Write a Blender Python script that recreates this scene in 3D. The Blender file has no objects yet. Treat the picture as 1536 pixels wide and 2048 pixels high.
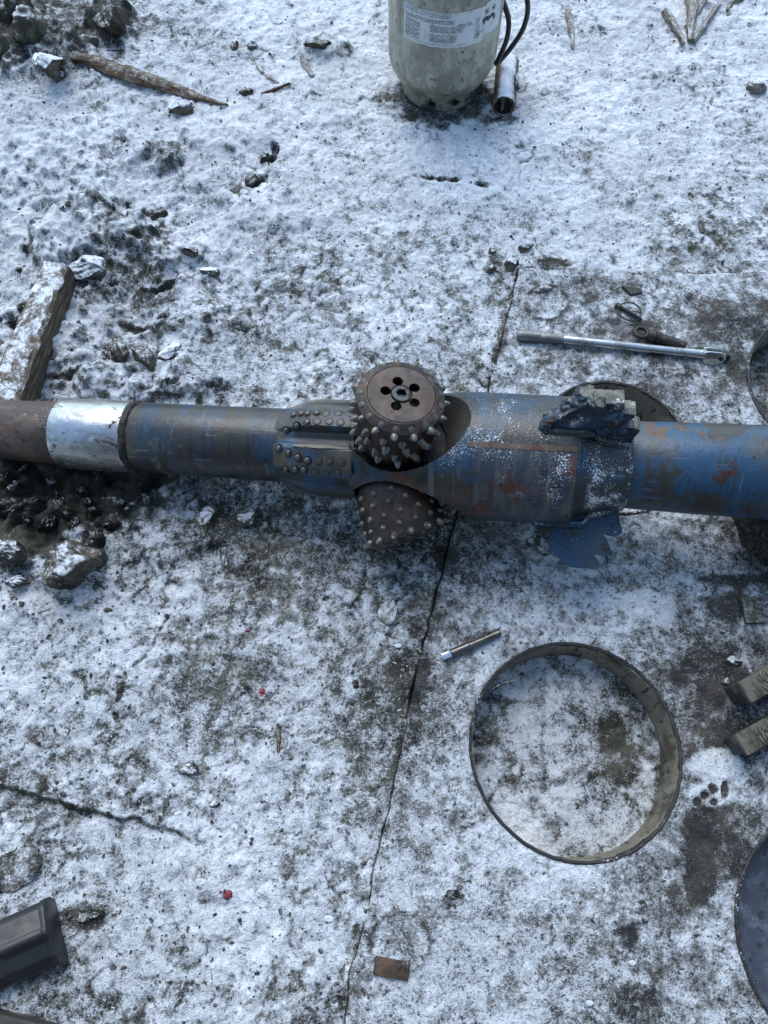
import bpy, bmesh, math, random
import numpy as np
from mathutils import Vector, Matrix
from mathutils.bvhtree import BVHTree

random.seed(7)
RNG = np.random.RandomState(11)
scene = bpy.context.scene
COL = scene.collection

# ------------------------------------------------------------------ camera
CAM_H, TILT, FOC = 1.45, math.radians(23.0), 1462.0
cam = bpy.data.cameras.new('camera')
cam.sensor_fit = 'VERTICAL'
cam.sensor_height = 24.0
cam.lens = FOC / 2048.0 * 24.0
cam.clip_start, cam.clip_end = 0.05, 500.0
camo = bpy.data.objects.new('camera', cam)
COL.objects.link(camo)
camo.location = (0, 0, CAM_H)
camo.rotation_euler = (TILT, 0, 0)
scene.camera = camo

# ------------------------------------------------------------------ sky, sun, exposure
SUN_EL, SUN_AZ = math.radians(52), math.radians(-18)      # azimuth from +Y towards +X
w = bpy.data.worlds.new('World')
scene.world = w
w.use_nodes = True
wn = w.node_tree
sky = wn.nodes.new('ShaderNodeTexSky')
sky.sky_type = 'NISHITA'
sky.sun_disc = False
sky.sun_elevation = SUN_EL
sky.sun_rotation = SUN_AZ
sky.air_density = 1.0
sky.dust_density = 1.0
sky.ozone_density = 1.0
bg = wn.nodes['Background']
bg.inputs['Strength'].default_value = 0.15
tint = wn.nodes.new('ShaderNodeMix')
tint.data_type = 'RGBA'
tint.blend_type = 'MULTIPLY'
tint.inputs['Factor'].default_value = 1.0
tint.inputs['B'].default_value = (0.93, 1.02, 0.99, 1)
wn.links.new(sky.outputs[0], tint.inputs['A'])
wn.links.new(tint.outputs['Result'], bg.inputs['Color'])
sl = bpy.data.lights.new('sun', 'SUN')
sl.energy = 0.95
sl.angle = math.radians(42)
sl.color = (1.0, 0.99, 0.97)
so = bpy.data.objects.new('sun', sl)
COL.objects.link(so)
sd = Vector((math.sin(SUN_AZ) * math.cos(SUN_EL), math.cos(SUN_AZ) * math.cos(SUN_EL), math.sin(SUN_EL)))
so.rotation_euler = sd.to_track_quat('Z', 'Y').to_euler()
so.location = sd * 20
scene.view_settings.view_transform = 'Standard'
scene.view_settings.look = 'None'
scene.view_settings.gamma = 1.0
scene.view_settings.use_curve_mapping = False
scene.view_settings.exposure = 1.02

# ------------------------------------------------------------------ pixel <-> place
CT, ST = math.cos(TILT), math.sin(TILT)
CAMP = Vector((0, 0, CAM_H))


def ray(px, py):
    a, b = (px - 768) / FOC, -(py - 1024) / FOC
    return Vector((a, b * CT + ST, b * ST - CT))


def at(px, py, z=0.0):
    d = ray(px, py)
    return CAMP + d * ((z - CAM_H) / d.z)


def at_y(px, py, y):
    d = ray(px, py)
    return CAMP + d * (y / d.y)


def proj(x, y, z):
    yy, zz = y, z - CAM_H
    up = yy * CT + zz * ST
    dep = yy * ST - zz * CT
    dep = np.maximum(dep, 1e-3)
    return 768 + FOC * x / dep, 1024 - FOC * up / dep, dep


# ------------------------------------------------------------------ noise (numpy)
PERM = RNG.permutation(256)
PERM = np.concatenate([PERM, PERM, PERM])
GA = RNG.rand(256) * 2 * np.pi
GX, GY = np.cos(GA), np.sin(GA)


def perlin(x, y, seed=0):
    x = x + seed * 17.31
    y = y + seed * 9.77
    xi, yi = np.floor(x).astype(np.int64), np.floor(y).astype(np.int64)
    xf, yf = x - xi, y - yi
    u, v = xf * xf * xf * (xf * (xf * 6 - 15) + 10), yf * yf * yf * (yf * (yf * 6 - 15) + 10)

    def g(ix, iy, fx, fy):
        h = PERM[PERM[ix & 255] + (iy & 255)]
        return GX[h] * fx + GY[h] * fy
    a = g(xi, yi, xf, yf)
    b = g(xi + 1, yi, xf - 1, yf)
    c = g(xi, yi + 1, xf, yf - 1)
    d = g(xi + 1, yi + 1, xf - 1, yf - 1)
    return ((a + u * (b - a)) + v * ((c + u * (d - c)) - (a + u * (b - a)))) * 1.5


def fbm(x, y, f, octv=3, seed=0, gain=0.5):
    s, a = 0, 1.0
    for k in range(octv):
        s = s + a * perlin(x * f, y * f, seed + k)
        f *= 2.03
        a *= gain
    return s


def sstep(a, b, t):
    t = np.clip((t - a) / (b - a), 0, 1)
    return t * t * (3 - 2 * t)


# ------------------------------------------------------------------ object helpers
def link(name, me, mat=None, parent=None):
    o = bpy.data.objects.new(name, me)
    COL.objects.link(o)
    if mat is not None and me is not None and not me.materials:
        me.materials.append(mat)
    if parent is not None:
        o.parent = parent
    return o


def tag(o, label=None, cat=None, group=None, kind=None):
    if label:
        o['label'] = label
    if cat:
        o['category'] = cat
    if group:
        o['group'] = group
    if kind:
        o['kind'] = kind
    return o


def empty(name, loc=(0, 0, 0), mw=None):
    o = bpy.data.objects.new(name, None)
    COL.objects.link(o)
    o.empty_display_size = 0.05
    if mw is not None:
        o.matrix_world = mw
    else:
        o.location = loc
    return o


def bm_mesh(bm, name, smooth=True):
    me = bpy.data.meshes.new(name)
    bm.normal_update()
    bm.to_mesh(me)
    bm.free()
    if smooth:
        me.polygons.foreach_set('use_smooth', [True] * len(me.polygons))
    me.update()
    return me


def auto_smooth(me, ang=35):
    try:
        me.set_sharp_from_angle(angle=math.radians(ang))
    except Exception:
        pass
    return me


def grid_mesh(name, V, nr, nc, wrap=False, caps=False):
    """V: (nr*nc,3) array; rows are stations, columns run round or across."""
    r = np.arange(nr - 1)[:, None]
    c = np.arange(nc if wrap else nc - 1)[None, :]
    c2 = (c + 1) % nc
    q = np.stack([r * nc + c, r * nc + c2, (r + 1) * nc + c2, (r + 1) * nc + c], -1).reshape(-1, 4)
    me = bpy.data.meshes.new(name)
    faces = q
    me.vertices.add(len(V))
    me.vertices.foreach_set('co', np.asarray(V, np.float32).ravel())
    n = len(faces)
    loops = faces.ravel()
    starts = np.arange(n) * 4
    if caps:
        first, last = np.arange(nc), (nr - 1) * nc + np.arange(nc)[::-1]
        loops = np.concatenate([loops, first[::-1], last[::-1]])
        starts = np.concatenate([starts, [n * 4, n * 4 + nc]])
        n += 2
    me.loops.add(len(loops))
    me.loops.foreach_set('vertex_index', loops.astype(np.int32))
    me.polygons.add(n)
    me.polygons.foreach_set('loop_start', starts.astype(np.int32))
    me.polygons.foreach_set('use_smooth', np.ones(n, bool))
    me.update(calc_edges=True)
    me.validate()
    return me


def lathe(name, prof, seg=64, axis='X', caps=True, rfun=None):
    """prof: list of (station, radius)."""
    P = np.array(prof, float)
    th = np.arange(seg) / seg * 2 * np.pi
    s = np.repeat(P[:, 0], seg)
    r = np.repeat(P[:, 1], seg)
    t = np.tile(th, len(P))
    if rfun is not None:
        r = rfun(s, t, r)
    if axis == 'X':      # angle 0 = +Z, growing towards -Y
        V = np.stack([s, -r * np.sin(t), r * np.cos(t)], 1)
    else:
        V = np.stack([r * np.cos(t), r * np.sin(t), s], 1)
    me = grid_mesh(name, V, len(P), seg, wrap=True, caps=caps)
    bm = bmesh.new()
    bm.from_mesh(me)
    bmesh.ops.recalc_face_normals(bm, faces=bm.faces)
    bm.to_mesh(me)
    bm.free()
    me.polygons.foreach_set('use_smooth', [True] * len(me.polygons))
    auto_smooth(me)
    return me


def boolean(me, cutters, op='DIFFERENCE'):
    a = bpy.data.objects.new('work', me)
    COL.objects.link(a)
    tmp = []
    for c in cutters:
        b = bpy.data.objects.new('cut', c)
        COL.objects.link(b)
        tmp.append(b)
        m = a.modifiers.new('b', 'BOOLEAN')
        m.operation = op
        m.solver = 'EXACT'
        m.object = b
    dg = bpy.context.evaluated_depsgraph_get()
    dg.update()
    res = bpy.data.meshes.new_from_object(a.evaluated_get(dg))
    for b in tmp:
        bpy.data.objects.remove(b)
    bpy.data.objects.remove(a)
    res.materials.clear()
    res.polygons.foreach_set('use_smooth', [True] * len(res.polygons))
    auto_smooth(res, 30)
    return res


def tube_mesh(name, pts, rad, seg=12, closed=False):
    P = [Vector(p) for p in pts]
    n = len(P)
    V = []
    nrm = None
    for i in range(n):
        if closed:
            t = P[(i + 1) % n] - P[i - 1]
        else:
            t = P[min(i + 1, n - 1)] - P[max(i - 1, 0)]
        t.normalize()
        if nrm is None:
            nrm = t.orthogonal().normalized()
        nrm = (nrm - t * nrm.dot(t)).normalized()
        b = t.cross(nrm)
        r = rad[i] if hasattr(rad, '__len__') else rad
        for k in range(seg):
            a = 2 * math.pi * k / seg
            V.append(P[i] + nrm * (r * math.cos(a)) + b * (r * math.sin(a)))
    V = [tuple(v) for v in V]
    if closed:
        V = V + V[:seg]
    me = grid_mesh(name, np.array(V), n + (1 if closed else 0), seg, wrap=True, caps=not closed)
    bm = bmesh.new()
    bm.from_mesh(me)
    bmesh.ops.recalc_face_normals(bm, faces=bm.faces)
    bm.to_mesh(me)
    bm.free()
    return auto_smooth(me, 50)


def spline(pts, n=8):
    P = [Vector(p) for p in pts]
    out = []
    for i in range(len(P) - 1):
        p0, p1, p2, p3 = P[max(i - 1, 0)], P[i], P[i + 1], P[min(i + 2, len(P) - 1)]
        for k in range(n):
            t = k / n
            out.append(0.5 * ((2 * p1) + (p2 - p0) * t + (2 * p0 - 5 * p1 + 4 * p2 - p3) * t * t + (3 * p1 - p0 - 3 * p2 + p3) * t ** 3))
    out.append(P[-1])
    return out


def prism_mesh(name, poly, z0, z1, bevel=0.0, segs=2):
    bm = bmesh.new()
    vs = [bm.verts.new((x, y, z0)) for x, y in poly]
    f = bm.faces.new(vs)
    r = bmesh.ops.extrude_face_region(bm, geom=[f])
    bmesh.ops.translate(bm, verts=[v for v in r['geom'] if isinstance(v, bmesh.types.BMVert)], vec=(0, 0, z1 - z0))
    bmesh.ops.recalc_face_normals(bm, faces=bm.faces)
    if bevel > 0:
        bmesh.ops.bevel(bm, geom=list(bm.edges), offset=bevel, segments=segs, affect='EDGES', profile=0.5)
    me = bm_mesh(bm, name)
    return auto_smooth(me, 40)


def box_mesh(name, sx, sy, sz, bevel=0.0, segs=2):
    return prism_mesh(name, [(-sx / 2, -sy / 2), (sx / 2, -sy / 2), (sx / 2, sy / 2), (-sx / 2, sy / 2)], 0, sz, bevel, segs)


# ------------------------------------------------------------------ node helpers
class NT:
    def __init__(self, name):
        self.m = bpy.data.materials.new(name)
        self.m.use_nodes = True
        self.t = self.m.node_tree
        self.b = self.t.nodes['Principled BSDF']
        self.tc = self.t.nodes.new('ShaderNodeTexCoord')

    def l(self, a, b):
        self.t.links.new(a, b)

    def noise(self, scale, detail=3, rough=0.55, vec=None, stretch=None, off=0.0, dist=0.0):
        n = self.t.nodes.new('ShaderNodeTexNoise')
        n.inputs['Scale'].default_value = scale
        n.inputs['Detail'].default_value = detail
        n.inputs['Roughness'].default_value = rough
        n.inputs['Distortion'].default_value = dist
        mp = self.t.nodes.new('ShaderNodeMapping')
        mp.inputs['Location'].default_value = (off, off * 0.7, off * 1.3)
        if stretch:
            mp.inputs['Scale'].default_value = stretch
        self.l(vec or self.tc.outputs['Object'], mp.inputs[0])
        self.l(mp.outputs[0], n.inputs['Vector'])
        return n.outputs['Fac']

    def math(self, op, a, b=None, clamp=False):
        n = self.t.nodes.new('ShaderNodeMath')
        n.operation = op
        n.use_clamp = clamp
        for i, v in enumerate((a, b)):
            if v is None:
                continue
            if isinstance(v, (int, float)):
                n.inputs[i].default_value = v
            else:
                self.l(v, n.inputs[i])
        return n.outputs[0]

    def ramp01(self, v, lo, hi, smooth=True):
        n = self.t.nodes.new('ShaderNodeMapRange')
        n.interpolation_type = 'SMOOTHSTEP' if smooth else 'LINEAR'
        n.inputs['From Min'].default_value = lo
        n.inputs['From Max'].default_value = hi
        self.l(v, n.inputs['Value'])
        return n.outputs['Result']

    def mix(self, f, a, b):
        n = self.t.nodes.new('ShaderNodeMix')
        n.data_type = 'RGBA'
        for sock, v in ((n.inputs['Factor'], f), (n.inputs['A'], a), (n.inputs['B'], b)):
            if isinstance(v, (int, float)):
                sock.default_value = v
            elif isinstance(v, tuple):
                sock.default_value = (*v, 1) if len(v) == 3 else v
            else:
                self.l(v, sock)
        for s in n.inputs:
            pass
        return n.outputs['Result']

    def mixf(self, f, a, b):
        return self.math('ADD', self.math('MULTIPLY', self.math('SUBTRACT', b, a) if not (isinstance(a, (int, float)) and isinstance(b, (int, float))) else (b - a), f), a)

    def attr(self, name):
        n = self.t.nodes.new('ShaderNodeAttribute')
        n.attribute_name = name
        return n.outputs['Fac']

    def sep(self, v):
        n = self.t.nodes.new('ShaderNodeSeparateXYZ')
        self.l(v, n.inputs[0])
        return n.outputs

    def nz(self):
        g = self.t.nodes.new('ShaderNodeNewGeometry')
        return self.sep(g.outputs['Normal'])[2]

    def bump(self, h, strength=0.5, dist=0.002, prev=None):
        n = self.t.nodes.new('ShaderNodeBump')
        n.inputs['Strength'].default_value = strength
        n.inputs['Distance'].default_value = dist
        self.l(h, n.inputs['Height'])
        if prev is not None:
            self.l(prev, n.inputs['Normal'])
        return n.outputs['Normal']

    def set(self, sock, v):
        s = self.b.inputs[sock]
        if isinstance(v, (int, float)):
            s.default_value = v
        elif isinstance(v, tuple):
            s.default_value = (*v, 1)
        else:
            self.l(v, s)


def layered(name, base, layers=(), rough=0.5, metal=0.0, bump=0.4, bscale=300, bdist=0.001, frost=None, spec=0.5, bstretch=None, neck=None):
    """base colour then layers: dict(col, scale, lo, hi, stretch, off, rough, metal, detail, mask=(axis, a, b, c, d))"""
    n = NT(name)
    c = base
    r, mt = rough, metal
    for k, L in enumerate(layers):
        f = n.ramp01(n.noise(L.get('scale', 20), L.get('detail', 5), L.get('rg', 0.6), stretch=L.get('stretch'), off=L.get('off', 3.1 * k + 1), dist=L.get('dist', 0.0)), L.get('lo', 0.5), L.get('hi', 0.6))
        if 'mask' in L:
            ax, a, b, cc, d = L['mask']
            co = n.sep(n.tc.outputs['Object'])['XYZ'.index(ax)]
            f = n.math('MULTIPLY', f, n.math('MULTIPLY', n.ramp01(co, a, b), n.math('SUBTRACT', 1.0, n.ramp01(co, cc, d))))
        if 'amt' in L:
            f = n.math('MULTIPLY', f, L['amt'])
        c = n.mix(f, c, L['col'])
        if 'rough' in L:
            r = n.mixf(f, r, L['rough'])
        if 'metal' in L:
            mt = n.mixf(f, mt, L['metal'])
    # every surface is a little uneven in tone and sheen
    big = n.noise(9, 4, 0.6, off=41)
    c2 = n.t.nodes.new('ShaderNodeHueSaturation')
    n.l(n.math('ADD', n.math('MULTIPLY', big, 0.7), 0.65), c2.inputs['Value'])
    if isinstance(c, tuple):
        c2.inputs['Color'].default_value = (*c, 1)
    else:
        n.l(c, c2.inputs['Color'])
    c = c2.outputs[0]
    r = n.math('ADD', r, n.math('MULTIPLY', n.math('SUBTRACT', n.noise(60, 4, off=17), 0.5), 0.35), clamp=True)
    if frost:
        co, lo, hi = n.noise(frost.get('scale', 330), 3, 0.7, off=7), frost.get('lo', 0.62), frost.get('hi', 0.68)
        v = n.math('ADD', co, n.math('MULTIPLY', n.math('SUBTRACT', n.noise(frost.get('big', 22), 3, off=19), 0.5), frost.get('patch', 0.5)))
        v = n.math('ADD', v, n.math('MULTIPLY', n.math('SUBTRACT', n.nz(), 0.7), frost.get('nz', 0.25)))
        f = n.ramp01(v, lo, hi)
        if 'mask' in frost:
            ax, a, b, cc, d = frost['mask']
            cx = n.sep(n.tc.outputs['Object'])['XYZ'.index(ax)]
            f = n.math('MULTIPLY', f, n.math('MULTIPLY', n.ramp01(cx, a, b), n.math('SUBTRACT', 1.0, n.ramp01(cx, cc, d))))
        c = n.mix(f, c, (0.78, 0.80, 0.84))
        r = n.mixf(f, r, 0.75)
        mt = n.mixf(f, mt, 0.0)
    if neck:
        f = n.math('ADD', n.math('MULTIPLY', n.math('SUBTRACT', n.noise(24, 4, 0.65, off=61), 0.5), 2.2), n.math('MULTIPLY', n.math('SUBTRACT', n.noise(300, 3, 0.7, off=63), 0.5), 2.2))
        f = n.ramp01(f, 0.08, 0.42)
        cx = n.sep(n.tc.outputs['Object'])[0]
        f = n.math('MULTIPLY', f, n.math('MULTIPLY', n.ramp01(cx, neck[0], neck[0] + 0.02), n.math('SUBTRACT', 1.0, n.ramp01(cx, neck[1] - 0.02, neck[1]))))
        c = n.mix(f, c, (0.72, 0.75, 0.80))
        r = n.mixf(f, r, 0.8)
    n.set('Base Color', c)
    n.set('Roughness', r)
    n.set('Metallic', mt)
    n.set('Specular IOR Level', spec)
    h = n.noise(bscale, 4, 0.65, stretch=bstretch, off=5)
    nn = n.bump(h, bump, bdist)
    nn = n.bump(n.noise(35, 3, 0.6, off=23), bump * 0.6, bdist * 4, nn)
    n.set('Normal', nn)
    return n.m


def snow_colour(n, v, soil_a, soil_b, soil_f):
    """coverage value -> colour: bare soil, frost-grey, packed snow"""
    soil = n.mix(soil_f, soil_a, soil_b)
    thin = n.mix(0.42, soil, (0.50, 0.51, 0.51))
    c = n.mix(n.ramp01(v, 0.26, 0.50), soil, thin)
    c = n.mix(n.ramp01(v, 0.45, 0.74), c, (0.72, 0.75, 0.79))
    c = n.mix(n.ramp01(v, 0.70, 1.0), c, (0.88, 0.895, 0.91))
    return c


def ground_material(name, soil_a, soil_b, fine=1.0):
    n = NT(name)
    a = n.attr('snow')
    n1 = n.math('SUBTRACT', n.noise(34, 4, 0.6, off=2), 0.5)
    n15 = n.math('SUBTRACT', n.noise(85, 4, 0.62, off=15, dist=0.6), 0.5)
    n2 = n.math('SUBTRACT', n.noise(190, 3, 0.65, off=5), 0.5)
    n3 = n.math('SUBTRACT', n.noise(450, 3, 0.7, off=9), 0.5)
    gk = n.math('ADD', n.math('MULTIPLY', n.ramp01(n.noise(5.5, 3, 0.6, off=77), 0.38, 0.62), 0.75), 0.5)
    n2 = n.math('MULTIPLY', n2, gk)
    n3 = n.math('MULTIPLY', n3, gk)
    v = n.math('ADD', a, n.math('MULTIPLY', n1, 0.80 * fine))
    v = n.math('ADD', v, n.math('MULTIPLY', n15, 0.75 * fine))
    v = n.math('ADD', v, n.math('MULTIPLY', n2, 0.82 * fine))
    v = n.math('ADD', v, n.math('MULTIPLY', n3, 0.92 * fine))
    pit = n.ramp01(n.math('ADD', n.noise(95, 3, 0.6, off=51), n.math('MULTIPLY', n1, 0.25)), 0.585, 0.69)
    v = n.math('SUBTRACT', v, n.math('MULTIPLY', pit, 0.30))
    v = n.math('ADD', v, n.math('MULTIPLY', n.ramp01(n.noise(500, 2, 0.6, off=83), 0.58, 0.68), 0.30))
    sf = n.ramp01(n.noise(14, 5, 0.65, off=31), 0.35, 0.68)
    c = snow_colour(n, v, soil_a, soil_b, sf)
    red = n.ramp01(n.math('ADD', n.attr('red'), n.math('MULTIPLY', n3, 0.9)), 0.45, 0.6)
    c = n.mix(n.math('MULTIPLY', red, 0.75), c, (0.30, 0.06, 0.085))
    n.set('Base Color', c)
    n.set('Roughness', n.mixf(n.ramp01(v, 0.4, 0.7), 0.85, 0.62))
    n.set('Specular IOR Level', 0.3)
    h = n.math('ADD', n.math('MULTIPLY', v, 0.4), n.math('ADD', n3, n.math('MULTIPLY', n2, 1.2)))
    nb_ = n.bump(n.math('ADD', n15, n.math('MULTIPLY', n1, 0.8)), 0.8, 0.012)
    n.set('Normal', n.bump(h, 0.8, 0.0038, nb_))
    return n.m


def dusted(name, soil_a, soil_b, amount=0.0, nzw=1.3, grain=None, bump=0.6, bdist=0.003, scale=150, rough=0.85, patch=0.9):
    """soil, wood or rust with snow lying on what faces up"""
    n = NT(name)
    n1 = n.math('SUBTRACT', n.noise(45, 4, 0.6, off=2), 0.5)
    n2 = n.math('SUBTRACT', n.noise(scale, 4, 0.7, off=5), 0.5)
    n3 = n.math('SUBTRACT', n.noise(450, 2, 0.7, off=12), 0.5)
    v = n.math('MULTIPLY', n.math('SUBTRACT', n.nz(), 0.72), nzw)
    v = n.math('ADD', v, 0.5 + amount)
    v = n.math('ADD', v, n.math('MULTIPLY', n1, patch))
    v = n.math('ADD', v, n.math('MULTIPLY', n2, 0.9))
    v = n.math('ADD', v, n.math('MULTIPLY', n3, 0.8))
    if grain:
        sf = n.ramp01(n.noise(grain[0], 5, 0.6, stretch=grain[1], off=31), 0.36, 0.62)
    else:
        sf = n.ramp01(n.noise(30, 5, 0.65, off=31), 0.35, 0.65)
    c = snow_colour(n, v, soil_a, soil_b, sf)
    n.set('Base Color', c)
    n.set('Roughness', rough)
    n.set('Specular IOR Level', 0.3)
    hh = n.math('ADD', n.math('MULTIPLY', sf, 0.8), n.math('ADD', n2, n3))
    n.set('Normal', n.bump(hh, bump, bdist))
    return n.m


SOIL_A, SOIL_B = (0.026, 0.026, 0.021), (0.115, 0.110, 0.083)
M_ground = ground_material('snowy mud', SOIL_A, SOIL_B)
M_deck = ground_material('snowy deck plate', (0.030, 0.030, 0.030), (0.095, 0.085, 0.072), 0.88)
M_clod = dusted('frozen mud', (0.032, 0.030, 0.024), (0.13, 0.115, 0.085), -0.20, 1.25)
M_clod_dark = dusted('wet dark mud', (0.016, 0.015, 0.012), (0.065, 0.057, 0.042), -0.32, 1.0)
M_clod_white = dusted('snowed mud', (0.05, 0.047, 0.038), (0.15, 0.13, 0.10), 0.06, 1.3)
M_crumb = dusted('mud crumb', (0.03, 0.028, 0.024), (0.10, 0.09, 0.07), -0.30, 0.7)
M_stone = dusted('stone', (0.09, 0.085, 0.07), (0.20, 0.19, 0.16), -0.15, 1.0)
M_wood_beam = dusted('weathered beam', (0.050, 0.036, 0.024), (0.165, 0.125, 0.085), -0.36, 1.5, grain=(26, (6, 0.7, 6)), patch=1.9)
M_wood_brown = dusted('split brown wood', (0.045, 0.028, 0.016), (0.15, 0.10, 0.06), -0.34, 0.7, grain=(26, (0.7, 8, 8)))
M_wood_grey = dusted('grey bark', (0.075, 0.063, 0.05), (0.32, 0.275, 0.22), -0.26, 0.9, grain=(22, (1, 8, 8)))
M_red = layered('red flecks', (0.16, 0.012, 0.03), (dict(col=(0.35, 0.05, 0.08), scale=300, lo=0.5, hi=0.62),), 0.6)
M_ice = layered('ice chips', (0.62, 0.66, 0.70), (dict(col=(0.40, 0.41, 0.41), scale=140, lo=0.48, hi=0.6),), 0.35, bump=0.2)

# ------------------------------------------------------------------ ground cover, read off the place by eye (0 bare .. 9 white)
COVER = np.array([
    [3, 4, 6, 8, 8, 8, 8, 8, 8, 8, 9, 9],
    [7, 7, 9, 9, 8, 9, 8, 6, 9, 9, 8, 8],
    [8, 8, 8, 8, 8, 7, 9, 9, 8, 8, 7, 7],
    [9, 8, 6, 9, 7, 7, 7, 7, 8, 7, 6, 6],
    [9, 7, 6, 6, 6, 6, 7, 6, 6, 6, 5, 5],
    [8, 9, 6, 7, 7, 6, 6, 6, 5, 4, 4, 4],
    [7, 7, 7, 7, 7, 7, 6, 6, 6, 6, 4, 6],
    [1, 1, 5, 5, 5, 5, 4, 5, 6, 6, 6, 6],
    [3, 3, 7, 4, 4, 4, 4, 4, 6, 5, 6, 5],
    [8, 7, 7, 5, 4, 5, 5, 5, 6, 7, 5, 4],
    [8, 7, 5, 5, 6, 6, 4, 7, 6, 6, 4, 4],
    [6, 7, 7, 5, 6, 6, 4, 7, 7, 5, 4, 3],
    [6, 7, 6, 7, 7, 6, 5, 6, 8, 7, 5, 5],
    [7, 8, 8, 7, 8, 6, 6, 7, 8, 6, 5, 3],
    [6, 6, 7, 7, 7, 6, 7, 8, 6, 6, 6, 5],
    [6, 6, 6, 7, 6, 6, 7, 6, 6, 6, 6, 5]], float)

# spots: (px, py, rx, ry, change)
SPOTS = [
    (885, 195, 118, 55, -0.75), (1010, 236, 30, 12, -0.4),
    (120, 985, 230, 75, -0.5), (60, 1050, 70, 70, -0.4), (330, 1010, 60, 40, 0.25), (170, 1080, 60, 25, 0.3),
    (520, 1100, 110, 50, -0.10), (640, 1180, 70, 60, -0.04), (800, 1112, 100, 22, -0.2), (890, 1110, 30, 40, -0.35),
    (840, 1230, 45, 60, -0.30), (820, 1340, 40, 60, -0.42), (760, 1440, 80, 110, -0.16), (430, 1270, 80, 60, -0.03),
    (500, 1525, 90, 35, 0.22), (470, 1360, 120, 60, -0.10), (420, 1690, 130, 60, 0.12), (780, 1760, 60, 60, 0.2),
    (1010, 1690, 80, 50, 0.25), (1280, 1205, 70, 22, 0.35), (1100, 1225, 60, 20, 0.15),
    (1480, 640, 110, 45, -0.30), (1400, 620, 60, 40, -0.15), (1250, 660, 70, 25, -0.18), (1190, 575, 90, 22, -0.2), (1490, 730, 45, 40, -0.25),
    (1420, 1350, 75, 60, -0.28), (1440, 1440, 80, 60, -0.22), (1420, 1650, 55, 60, -0.40), (1400, 1740, 30, 70, -0.35), (1370, 1790, 40, 40, -0.25),
    (1430, 1530, 52, 34, 0.6), (1425, 1590, 48, 26, 0.5), (1475, 1160, 70, 14, -0.35), (1460, 1215, 40, 34, -0.22),
    (1225, 1500, 60, 30, 0.0), (1250, 1455, 32, 45, -0.42), (1270, 1540, 40, 25, -0.3), (1130, 1490, 60, 40, -0.15), (985, 1470, 25, 60, -0.25),
    (1010, 1385, 40, 12, -0.25), (1200, 1660, 60, 40, 0.2), (1330, 1480, 18, 80, 0.1), (1310, 1570, 40, 60, 0.15),
    (170, 1835, 55, 30, -0.45), (100, 1950, 40, 80, -0.18), (460, 1990, 130, 30, -0.12), (1240, 1890, 40, 40, -0.30), (1280, 2010, 60, 40, -0.25),
    (905, 1800, 25, 16, -0.4), (810, 1905, 30, 10, -0.1), (60, 1130, 40, 20, 0.2),
    (330, 310, 45, 22, -0.30), (480, 380, 35, 14, -0.25), (205, 445, 60, 45, -0.26), (300, 590, 60, 25, -0.30), (220, 560, 60, 30, -0.18),
    (30, 100, 50, 45, -0.35), (225, 50, 45, 35, -0.45), (400, 75, 40, 30, -0.18), (640, 90, 25, 12, -0.25),
    (520, 690, 60, 30, -0.1), (60, 640, 25, 25, -0.5), (100, 745, 25, 8, -0.45), (1110, 530, 45, 10, -0.5), (610, 505, 40, 18, -0.2),
    (990, 560, 18, 70, -0.22), (1005, 650, 10, 60, -0.25), (1490, 90, 25, 10, -0.2), (1340, 150, 60, 14, -0.2),
    (1200, 210, 40, 25, -0.12), (1480, 250, 50, 25, -0.15), (720, 330, 40, 8, -0.1), (1170, 300, 60, 20, -0.1), (930, 480, 70, 30, -0.1)]

# crevices in the mud: pixel polylines, width m, depth m
CREV = [
    ([(550, 298), (532, 345), (505, 378), (458, 386)], 0.013, 0.035),
    ([(846, 350), (880, 358), (940, 364), (972, 372)], 0.010, 0.022),
    ([(42, 545), (60, 490), (100, 445), (150, 412), (205, 408), (242, 432)], 0.008, 0.020),
    ([(345, 555), (318, 575), (268, 583), (232, 572)], 0.014, 0.035),
    ([(1082, 526), (1118, 530), (1150, 541)], 0.012, 0.03),
    ([(-30, 1568), (50, 1586), (104, 1600), (170, 1618), (234, 1634)], 0.004, 0.003),
    ([(335, 1235), (300, 1300), (262, 1340), (235, 1400)], 0.005, 0.005),
    ([(100, 40), (85, 75), (60, 110), (20, 130)], 0.02, 0.04),
    ([(0, 640), (40, 645), (70, 620)], 0.02, 0.04),
    ([(90, 742), (130, 745), (160, 738)], 0.012, 0.03),
    ([(20, 1065), (70, 1020), (100, 990)], 0.016, 0.03),
    ([(205, 1100), (215, 1060), (180, 1030)], 0.012, 0.025),
    ([(240, 640), (275, 655), (330, 640)], 0.010, 0.02),
    ([(700, 1880), (715, 1850), (690, 1930), (655, 2010)], 0.006, 0.01),
    ([(235, 1010), (268, 985), (300, 980)], 0.010, 0.02),
]
# mounds: px, py, rx px, ry px, height m
MOUNDS = [
    (170, 470, 130, 75, 0.05), (330, 500, 120, 40, 0.025), (60, 90, 120, 70, 0.06), (225, 50, 60, 40, 0.05),
    (310, 310, 60, 35, 0.03), (560, 420, 120, 50, 0.02), (300, 760, 160, 40, 0.03), (130, 1140, 80, 55, 0.02),
    (20, 1100, 60, 50, 0.025), (300, 1080, 90, 60, 0.012), (420, 1060, 40, 40, 0.02), (170, 960, 120, 50, -0.015),
    (380, 640, 90, 35, 0.022), (460, 270, 110, 40, 0.018), (640, 100, 60, 30, 0.025), (220, 1130, 60, 60, 0.015),
    (860, 120, 300, 60, 0.0), (1420, 470, 160, 50, 0.012), (80, 760, 80, 40, -0.02)]

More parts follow.
